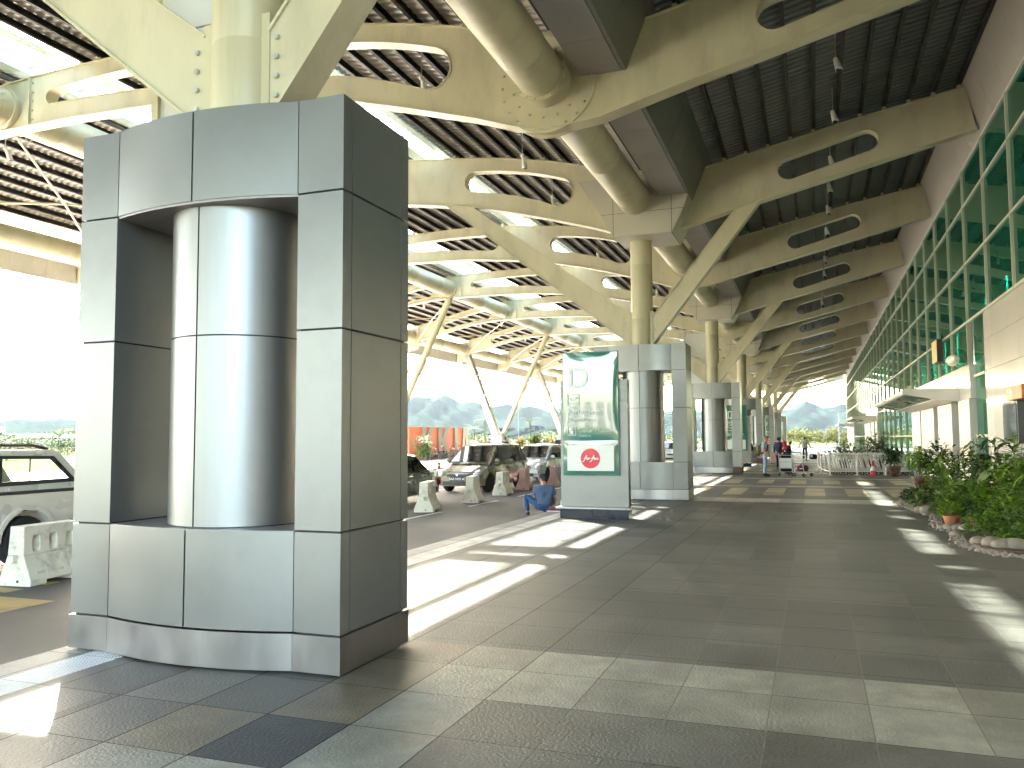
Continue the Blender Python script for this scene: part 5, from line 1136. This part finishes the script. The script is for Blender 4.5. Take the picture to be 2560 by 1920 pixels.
person('woman in black hooded top and dark trousers with white shoes', (-3.66, 50.9, 0), R(12), 'blackcloth', 'navycap', h=1.56, sleeves=1.5, longtop=True, scarf='blackcloth', hair=None, shoe='signwhite', pose={'wl': (.12, -.2, .95), 'wr': (-.12, -.2, .95)})
person('woman in red headscarf and black jacket bending behind the trolleys', (-1.1, 40.9, 0), R(-60), 'blackcloth', 'blackcloth', h=1.6, sleeves=1.5, longtop=True, scarf='redscarf', hair=None, pose={
    'chest': (0, -.10, 1.27), 'neck': (0, -.2, 1.40), 'hb': (0, -.25, 1.46), 'ht': (0, -.29, 1.57), 'nose': (0, -.37, 1.47), 'sl': (.19, -.12, 1.34), 'sr': (-.19, -.12, 1.34), 'el': (.24, -.28, 1.1), 'er': (-.24, -.28, 1.1), 'wl': (.2, -.48, 1.0), 'wr': (-.2, -.48, 1.0)})
person('person in dark blue with navy cap behind the red scarf', (-1.75, 45.4, 0), R(150), 'navycap', 'blackcloth', h=1.7, sleeves=1.4, hat=('bluetee', 'cap'))
person('stout man in white T-shirt and dark trousers walking away', (-.64, 63, 0), R(170), 'whitetee', 'navycap', 'skinb', h=1.72, fat=1.25, sleeves=.9, hair='hairg', pose={'el': (.36, .03, 1.12), 'wl': (.44, -.05, .9), 'er': (-.34, .03, 1.12), 'wr': (-.42, -.03, .9), 'kl': (.1, -.1, .5), 'al': (.1, .0, .08), 'ar': (-.1, .14, .12), 'tr': (-.11, .0, .04)})
person('dark-haired child in white top leaning by the walking man', (-1.75, 62.3, 0), R(120), 'whitetee', 'bluetee', h=1.45, sleeves=.8, hairlen=.22, pose={'chest': (0, -.1, 1.28), 'neck': (0, -.19, 1.42), 'hb': (0, -.24, 1.48), 'ht': (0, -.29, 1.59), 'nose': (0, -.36, 1.49), 'el': (.25, -.2, 1.15), 'wl': (.3, -.4, 1.0)})
gl = 'people standing by the far roof support'
person('man in dark shirt standing at the far pedestal, first of the group', (-24.0, 59.0, .02), R(60), 'blackcloth', 'navycap', h=1.66, group=gl)
person('man in maroon shirt and flat cap by the far pedestal', (-23.2, 58.3, .02), R(80), 'maroon', 'blackcloth', h=1.7, group=gl, hat=('blackcloth', 'cap'))
person('person in peach shirt with a brimmed hat by the far pedestal', (-21.3, 56.0, .02), R(150), 'peach', 'navycap', h=1.62, group=gl, fat=1.2, hat=('whitetee', 'brim'))
person('man in navy shirt and cap behind the peach shirt', (-21.5, 57.2, .02), R(200), 'navycap', 'navycap', h=1.76, group=gl, hat=('navycap', 'cap'))
person('person in white T-shirt beside the tall off-road car', (-16.6, 51.4, ROADZ), R(20), 'whitetee', 'palejeans', 'skinb', h=1.7)
# bags by the seated man, loose luggage
e = thing('plastic_bag', 'crumpled pale plastic carrier bag beside the seated man', 'bag', (-5.72, 19.4, 0)); s = MB(); s.ball((-5.72, 19.4, .15), (.14, .11, .17), 18, 12, .12); s.path([(-5.76, 19.4, .26), (-5.74, 19.4, .40), (-5.68, 19.4, .30)], .02, 6); s.build('bag', 'whiteplastic', e, 50)
e = thing('rucksack', 'black rucksack leaning against the totem base', 'bag', (-5.42, 19.3, 0)); s = MB(); s.ball((-5.42, 19.3, .27), (.17, .14, .28), 16, 12, .06); s.build('body', 'blackcloth', e, 60); s = MB(); s.ball((-5.45, 19.15, .2), (.11, .06, .13), 12, 8, .05); s.build('pocket', pm('grey_pocket', (.25, .25, .26), .8), e, 60)
e = thing('food_tray', 'dark red food box with green lid beside the plastic bag', 'box', (-5.85, 18.95, 0)); s = MB(); s.bx(-6.0, -5.68, 18.85, 19.05, .02, .10); bevel(s.build('box', 'maroon', e), .01); s = MB(); s.bx(-5.80, -5.69, 18.86, 19.0, .102, .125); s.build('lid', 'lf_mid', e); s = MB(); s.bx(-6.03, -5.65, 18.82, 19.08, 0.003, .019); s.build('tray', 'signwhite', e)
e = thing('suitcase', 'pink floral suitcase standing behind the bald man', 'suitcase', (-2.45, 56.5, 0)); s = MB(); s.bx(-2.72, -2.25, 56.35, 56.62, .05, .72); bevel(s.build('shell', 'pinkflower', e), .05, 3); s = MB(); s.path([(-2.58, 56.5, .7), (-2.58, 56.5, 1.0), (-2.38, 56.5, 1.0), (-2.38, 56.5, .7)], .012, 6); s.build('handle', 'galv', e); s = MB(); [s.tube((x, 56.47, .035), (x, 56.51, .035), .035, n=10) for x in (-2.65, -2.32)]; s.build('caster', 'black', e)
e = thing('holdall_bag', 'round black holdall lying on the floor past the trolleys', 'bag', (-.1, 67.5, 0)); s = MB(); s.box((-.1, 67.5, .2), (.55, .34, .38)); bevel(s.build('body', 'blackcloth', e, 60), .13, 4); s = MB(); s.ball((-.2, 67.34, .24), (.08, .06, .1), 12, 8); s.build('label_patch', 'signwhite', e, 60)

# ------------------------------------------------------------------ luggage trolleys
def trolley(board=False):
    e = thing('luggage_trolley', 'x', 'luggage trolley', (0, 0, 0)); s = MB()
    for sg in (-1, 1):
        s.path([(.12, sg * .27, .14), (.10, sg * .27, .30), (-.06, sg * .27, 1.02)], .02, 8); s.path([(.10, sg * .27, .2), (.5, sg * .22, .17), (.88, sg * .10, .16)], .018, 8); s.path([(.0, sg * .25, .72), (.24, sg * .25, .78), (.26, sg * .25, .92), (-.03, sg * .25, .92)], .01, 6)
    s.path([(.88, -.1, .16), (.93, 0, .17), (.88, .1, .16)], .018, 8)
    for z in (.35, .62, .92): s.path([(.09 - (z - .3) * .22, -.27, z), (.09 - (z - .3) * .22, .27, z)], .016, 8)
    for x in (.3, .5, .7): s.path([(x, -.24 + .1 * x, .175), (x, .24 - .1 * x, .175)], .012, 6)
    s.path([(.26, -.25, .92), (.26, .25, .92)], .01, 6); s.build('frame', 'galv', e, 50)
    s = MB(); s.path([(-.05, -.27, 1.02), (-.10, -.29, 1.07), (-.10, .29, 1.07), (-.05, .27, 1.02)], .026, 10); s.build('handle', 'black', e, 50)
    for x, y in ((.10, -.27), (.10, .27), (.82, 0)):
        s = MB(); s.tube((x, y - .02, .075), (x, y + .02, .075), .075, n=16); w_ = s.build('wheel', 'black', e, 40); s = MB(); s.tube((x, y - .024, .075), (x, y + .024, .075), .03, n=10); s.build('hub', 'galv', w_)
    if board:
        s = MB(); s.hexa([(.085, -.25, .36), (.105, -.25, .36), (.105, .25, .36), (.085, .25, .36), (-.01, -.25, .80), (.01, -.25, .80), (.01, .25, .80), (-.01, .25, .80)]); s.build('advert_board', 'signwhite', e)
    return e
t1 = trolley(True); place(t1, (-1.22, 38.5, 0), R(82)); tag(t1, 'silver luggage trolley with a white advert board beside the bald man')
s = MB(); s.hexa([(.15, -.2, .19), (.6, -.2, .19), (.6, .2, .19), (.15, .2, .19), (.1, -.2, .8), (.45, -.2, .8), (.45, .2, .8), (.1, .2, .8)])
t2 = trolley(False); place(t2, (-.72, 38.15, 0), R(45)); tag(t2, 'open-framed luggage trolley with a long deck beside the boarded one')
e = thing('duffel_bag', 'maroon duffel bag lying on the open-framed trolley', 'bag', (-.5, 38.4, .2)); s = MB(); s.box((-.5, 38.38, .36), (.52, .26, .26), Matrix.Rotation(R(45), 3, 'Z')); bevel(s.build('body', 'maroon', e, 60), .09, 4); s = MB(); s.path([(-.6, 38.3, .5), (-.52, 38.36, .62), (-.42, 38.44, .5)], .015, 6); s.build('handle', 'blackcloth', e)
e = thing('suitcase', 'black suitcase upright on the boarded trolley', 'suitcase', (-1.2, 38.95, .2)); s = MB(); s.bx(-1.42, -.95, 38.85, 39.12, .2, .95); bevel(s.build('shell', 'blackcloth', e), .04, 3); s = MB(); s.bx(-1.25, -1.1, 38.9, 39.05, .95, .98); s.build('handle', 'dark', e)
n = 0
for rowi, (yy_, x0, cntr) in enumerate(((40.75, .55, 15), (41.9, .7, 14), (43.2, .5, 12))):
    for i in range(cntr):
        c = copy_tree(t2, None, (x0 + .225 * i, yy_, 0), R(U(-3, 3)), 'nested luggage trolley, %s in the %s stacked row' % (ORD[i], ['front', 'second', 'back'][rowi]), 'nested luggage trolleys in the corral')
e = thing('trolley_corral', 'white tubular rail corral around the nested trolleys', 'railing', (1.8, 39.9, 0)); P_ = [(.18, 46.9), (.3, 42.6), (.63, 39.65), (1.77, 39.9), (2.96, 40.16), (4.1, 40.4)]
s = MB()
for z in (.95, .18): s.path([(x, y, z) for x, y in P_], .028, 10)
s.build('rail', 'white', e, 60)
for x, y in P_[:5]: s = MB(); s.tube((x, y, 0), (x, y, .97), .045, n=14); s.tube((x, y, 0), (x, y, .03), .08, n=14); s.build('post', 'white', e, 40)
s = MB(); s.path([(.2, 46.5, .80), (.32, 42.4, .85)], .05, 8); s.bx(.24, .3, 43.0, 44.2, .25, .9); s.build('barrier_sheet', 'orange', e)
e = thing('traffic_cone', 'red traffic cone with a white band in front of the trolley corral', 'cone', (2.42, 40.0, 0)); s = MB(); s.bx(2.25, 2.59, 39.83, 40.17, .0, .035); s.lathe([(.13, .035), (.10, .22)], (2.42, 40, 0), 20); s.build('base', pm('cone_base_red', (.62, .04, .05), .45), e, 40)
s = MB(); s.lathe([(.072, .42), (.035, .62), (.02, .64)], (2.42, 40, 0), 20); s.build('body', pm('cone_red', (.62, .04, .05), .45), e, 40)
s = MB(); s.lathe([(.102, .22), (.073, .42)], (2.42, 40, 0), 20); s.build('band', 'signwhite', e, 40)

# ------------------------------------------------------------------ beyond the canopy
def tree(label, x, y, h, r, m, group, n=420, z0=-.3, cat='tree', name='leafy_tree', ls=.35):
    e = thing(name, label, cat, (x, y, z0), group); s = MB(); th = h * .45
    s.path([(x, y, z0), (x + U(-.1, .1), y, z0 + th * .6), (x + U(-.2, .2), y + U(-.2, .2), z0 + th)], [h * .03, h * .024, h * .016], 8)
    for i in range(5): a_ = U(0, 2 * PI); s.path([(x, y, z0 + th * U(.6, .95)), (x + math.cos(a_) * r * .35, y + math.sin(a_) * r * .35, z0 + th + h * .15), (x + math.cos(a_) * r * .7, y + math.sin(a_) * r * .7, z0 + h * U(.6, .85))], [h * .013, h * .01, h * .004], 6)
    s.build('trunk', 'bark', e, 60); f = MB(); cl = [(U(0, 2 * PI), math.sqrt(U(.05, 1)), U(.35, 1)) for _ in range(16)]
    for i in range(n):
        a_, rr_, t = random.choice(cl); cx_, cy_, cz_ = x + math.cos(a_) * rr_ * r * .8, y + math.sin(a_) * rr_ * r * .8, z0 + h * (t * (1 - .25 * rr_) * .95)
        q = Vector((random.gauss(0, 1), random.gauss(0, 1), random.gauss(0, .7))); q = q.normalized() * r * .32 * U(.3, 1) ** .5
        leaf(f, (cx_ + q.x, cy_ + q.y, max(z0 + .3, cz_ + q.z)), U(0, 2 * PI), U(-.8, .9), ls * U(.6, 1.3), ls * .6, U(0, .9), 2)
    f.build('crown', m, e, 60); return e
gt = 'yellow-green trees past the end of the terminal'
for i, a_ in enumerate((2.6, 1.9, 1.25, .55, -.1, -.75, -1.4, -2.2, -3.2)):
    d = 185 + (i * 37) % 30; tree('sunlit yellow-green tree, %s in line past the walkway end' % ORD[i], -math.tan(R(a_)) * d, d, 3.5 + .9 * ((i * 7) % 4) / 3, 2.6, 'lf_ytree', gt, 1100, ls=.36)
gl2 = 'roadside trees beyond the outer road'
for i, a_ in enumerate((56, 53.5, 51.6, 50.4, 49.3, 48.4, 46, 43, 40, 27.8, 25.5, 23.3, 21.0, 20.1, 18.4, 17.2, 16.0)):
    d = 95 + (i * 29) % 50; tree('pale green roadside tree, %s along the outer road' % ORD[i], -math.sin(R(a_)) * d, math.cos(R(a_)) * d, 2.3 + .6 * ((i * 5) % 4) / 3, 2.0, 'lf_tree', gl2, 800, ls=.28)
s = MB()
for i in range(15000):
    a_ = R(U(-8, 64)); d = U(260, 420); hh = (3.2 + 2.2 * math.sin(a_ * 31) + 1.4 * math.sin(a_ * 83 + 1)) * (d / 330); leaf(s, (-math.sin(a_) * d, math.cos(a_) * d, -.3 + abs(hh) * U(0, 1)), U(0, 6.28), U(-.6, .9), U(.8, 1.8), 1.1, .5, 2)
tag(s.build('distant_treeline', 'lf_tree'), 'hazy band of distant trees along the horizon', 'treeline', kind='stuff')
def palm(label, x, y, h, n=9, ln=1.1):
    e = thing('palm_tree', label, 'palm', (x, y, 0), 'slim palms on the traffic island'); s = MB(); s.path([(x, y, 0), (x + .05, y, h * .5), (x, y, h)], [.07, .05, .045], 8); s.build('trunk', 'bark', e, 60); f = MB()
    for i in range(n):
        a_ = 2 * PI * i / n + U(-.2, .2); el = U(.3, 1.25); p = Vector((x, y, h)); d = Vector((math.cos(a_), math.sin(a_), 0))
        for k in range(9):
            q = p + d * math.cos(el) * ln / 9 + Vector((0, 0, math.sin(el) * ln / 9)); el -= .16
            for sg in (-1, 1): leaf(f, q, a_ + sg * 1.0, .15, .34 * (1 - k / 13), .04, .8, 2)
            f.path([p, q], .008, 4); p = q
    f.build('crown', 'lf_palm', e, 60)
palm('tall slim palm beside the orange letter wall', -26.9, 66.5, 3.3); palm('shorter slim palm beside the tall one', -28.0, 66.8, 2.5, 10); palm('slim palm rising from the round planter', -23.3, 68.2, 3.1, 8)
plant('island_shrub', 'bright green shrub below the two slim palms', 'shrub', fol_lance, -27.2, 66, 0, 1.7, 1.2, 'lf_isl', None, n=220, wd=.12, ln=.8)
e = thing('round_planter', 'pale round concrete planter on the traffic island', 'planter', (-23.2, 67.5, .02)); s = MB(); s.lathe([(1.1, .02), (1.25, 1.0), (1.1, 1.0), (1.08, .9), (0, .9)], (-23.2, 67.5, 0), 28); s.build('bowl', pm('planter_pink', (.42, .34, .31), .7), e, 40)
plant('croton_shrub', 'yellow croton shrub in the round planter', 'shrub', fol_lance, -23.9, 67.3, .9, 1.0, .7, 'lf_yel', None, n=150, wd=.1, ln=.5); plant('island_shrub', 'green leafy shrub in the round planter', 'shrub', fol_lance, -22.7, 67.5, .9, 1.3, .8, 'lf_isl', None, n=220, wd=.11, ln=.6)
plant('croton_shrub', 'yellow croton shrub behind the person in white', 'shrub', fol_lance, -19.9, 63.0, .02, 1.8, .9, 'lf_yel', None, n=190, wd=.1, ln=.6)
for i in range(6):
    plant('wall_shrub', 'dark green shrub with orange flowers, %s at the foot of the letter wall' % ORD[i], 'shrub', fol_bush, -29.3, 59.6 + 1.75 * i, .02, .75, .9, 'lf_dark', 'shrubs under the letter wall', n=150, wd=.12, ln=.24)
for i in range(5): plant('flower', 'orange canna flower, %s along the letter wall' % ORD[i], 'flower', fol_bush, -29.0, 60.6 + 1.8 * i, .55, .5 + .3 * (i % 2), .22, 'lf_red', 'canna flowers under the letter wall', n=26, wd=.14, ln=.25)
plant('island_shrub', 'tall yellow-green shrub beside the huge front column', 'shrub', fol_lance, -28.8, 58.4, .02, 1.9, .8, 'lf_isl', None, n=220, wd=.12, ln=.6)
def bldg(name, label, a_, d, wd, h, roofm, wallm, floors):
    x, y = -math.sin(R(a_)) * d, math.cos(R(a_)) * d; e = thing(name, label, 'building', (x, y, -.3), rz=0); rot = Matrix.Rotation(R(a_), 3, 'Z')
    def put(s, nm, m): s.v = [tuple(rot @ Vector(v)) for v in s.v]; o = s.build(nm, m); o.parent = e; return o
    s = MB(); s.bx(-wd / 2, wd / 2, -wd * .3, wd * .3, 0, h); put(s, 'wall', wallm)
    if roofm: s = MB(); s.hexa([(-wd * .55, -wd * .35, h), (wd * .55, -wd * .35, h), (wd * .55, wd * .35, h), (-wd * .55, wd * .35, h), (-wd * .25, -.2, h * 1.35), (wd * .25, -.2, h * 1.35), (wd * .25, .2, h * 1.35), (-wd * .25, .2, h * 1.35)]); put(s, 'roof', roofm)
    for j in range(floors):
        for i in range(6): s = MB(); s.bx(-wd * .45 + wd * .155 * i, -wd * .45 + wd * .155 * i + wd * .1, -wd * .3 - .05, -wd * .3 - .01, h * (j + .25) / floors, h * (j + .75) / floors); put(s, 'window', 'carglass')
    return e
M['redroof'] = pm('red_tile_roof', (.34, .10, .07), .7); M['palewall'] = pm('pale_wall', (.45, .42, .40), .7)
bldg('town_building', 'distant building with red tiled roof beyond the pickup', 50.0, 330, 13, 3.4, 'redroof', 'palewall', 3); bldg('town_building', 'second distant red-roofed building partly hidden by the huge column', 48.2, 330, 10, 3.2, 'redroof', 'palewall', 2)
bldg('town_block', 'pale distant tower block above the pickup', 52.0, 600, 6, 11, None, 'palewall', 6); bldg('town_block', 'long pale distant block between tower and red roof', 51.1, 600, 12, 6.5, None, 'palewall', 4)
bldg('hotel_building', 'wide grid-fronted building behind the drop-off lanes', 164, 300, 60, 15, None, 'palewall', 7)
for i, (a_, d, h) in enumerate(((19.66, 150, 8.2), (-1.53, 180, 6.8))):
    x, y = -math.tan(R(a_)) * d, d; e = thing('lamp_post', ['slim grey lamp post beyond the traffic island', 'double-armed lamp post past the terminal end'][i], 'lamp post', (x, y, -.3)); s = MB(); s.path([(x, y, -.3), (x, y, h)], [.10, .06], 8); s.build('pole', 'lamp', e, 40); s = MB(); s.path([(x - 1.2, y, h + .1), (x, y, h), (x + 1.2, y, h + .1)], .05, 6); s.bx(x - 1.6, x - 1.0, y - .15, y + .15, h + .05, h + .2); s.bx(x + 1.0, x + 1.6, y - .15, y + .15, h + .05, h + .2); s.build('lamp_head', 'lamp', e)
e = thing('end_parapet', 'low pale parapet with a rail across the end of the walkway', 'parapet', (0, 128, 0)); s = MB(); s.bx(-30, 22, 128, 128.3, -.3, .42); s.build('wall', 'conc', e); s = MB(); s.path([(-30, 128.1, .62), (22, 128.1, .62)], .05, 6); [s.path([(x, 128.1, .4), (x, 128.1, .62)], .03, 5) for x in range(-30, 23, 3)]; s.build('rail', pm('purple_rail', (.12, .08, .15), .5), e)
# hills
def hills(name, prof, d0, d1, seed, col):
    rnd = random.Random(seed); na, nr = 260, 10; v, f = [], []; a0, a1 = prof[0][0], prof[-1][0]
    def el(a_):
        for p, q in zip(prof, prof[1:]):
            if a_ <= q[0]: t = (a_ - p[0]) / (q[0] - p[0]); t = t * t * (3 - 2 * t); return p[1] + (q[1] - p[1]) * t
        return prof[-1][1]
    for i in range(na + 1):
        a_ = a0 + (a1 - a0) * i / na; hz = d1 * math.tan(R(el(a_)))
        for j in range(nr + 2):
            t = j / nr; d = d0 + (d1 - d0) * t; z = hz * (t ** 1.3) if t <= 1 else -5
            z *= 1 + (.07 * math.sin(a_ * 2.3 + j * 1.7) + .05 * math.sin(a_ * 5.1 + j * 2.9)) * (1 if 0 < t < 1 else .1)
            d *= 1 + .04 * math.sin(a_ * 3.1 + j); v.append((-math.sin(R(a_)) * d, math.cos(R(a_)) * d, -1 + z))
    m_ = nr + 2
    for i in range(na):
        for j in range(m_ - 1): f.append((i * m_ + j, (i + 1) * m_ + j, (i + 1) * m_ + j + 1, i * m_ + j + 1))
    s = MB(); s.v, s.f = v, f; tag(s.build(name, col, None, 80), kind='structure')
M['hill'] = pm('forest_hill', (.010, .017, .012), 1., spec=0., var=.4, scale=.03, dirt=(.016, .023, .015), dscale=.012, damt=.5)
hills('hills', [(-55, 1.2), (-25, 1.8), (-12, 2.3), (-6, 2.5), (-3, 2.15), (-1.6, 2.04), (-.98, 1.93), (-.49, 2.01), (.16, 2.26), (.61, 2.37), (1.29, 2.1), (1.75, 1.82), (3, 1.5), (8, 1.9), (14, 2.0), (17.8, 2.1), (19.84, 2.37), (20.9, 2.32), (23.4, 2.6), (24.9, 3.04), (27.1, 2.89), (32, 2.8), (40, 2.2), (48, 1.4), (60, 1.0), (85, .9)], 2000, 3200, 3, 'hill')
hills('near_hills', [(6, .1), (12, .5), (16, .85), (18.5, .95), (19.9, .80), (21.2, .82), (23, .45), (30, .4), (40, .2)], 1200, 1600, 5, 'hill')
# haze
hm = bpy.data.materials.new('haze_air'); hm.use_nodes = True; nt = hm.node_tree; nt.nodes.clear(); o_ = nd(nt, 'ShaderNodeOutputMaterial'); v_ = nd(nt, 'ShaderNodeVolumePrincipled')
v_.inputs['Color'].default_value = (.74, .88, 1, 1); v_.inputs['Density'].default_value = HAZE; v_.inputs['Anisotropy'].default_value = .2; nt.links.new(v_.outputs[0], o_.inputs['Volume'])
if HAZE > 0:
    s = MB(); s.bx(-4500, 4500, -1500, 5100, -8, 240); tag(s.build('haze', hm), 'thin pale haze over the whole scene', 'haze', kind='stuff')
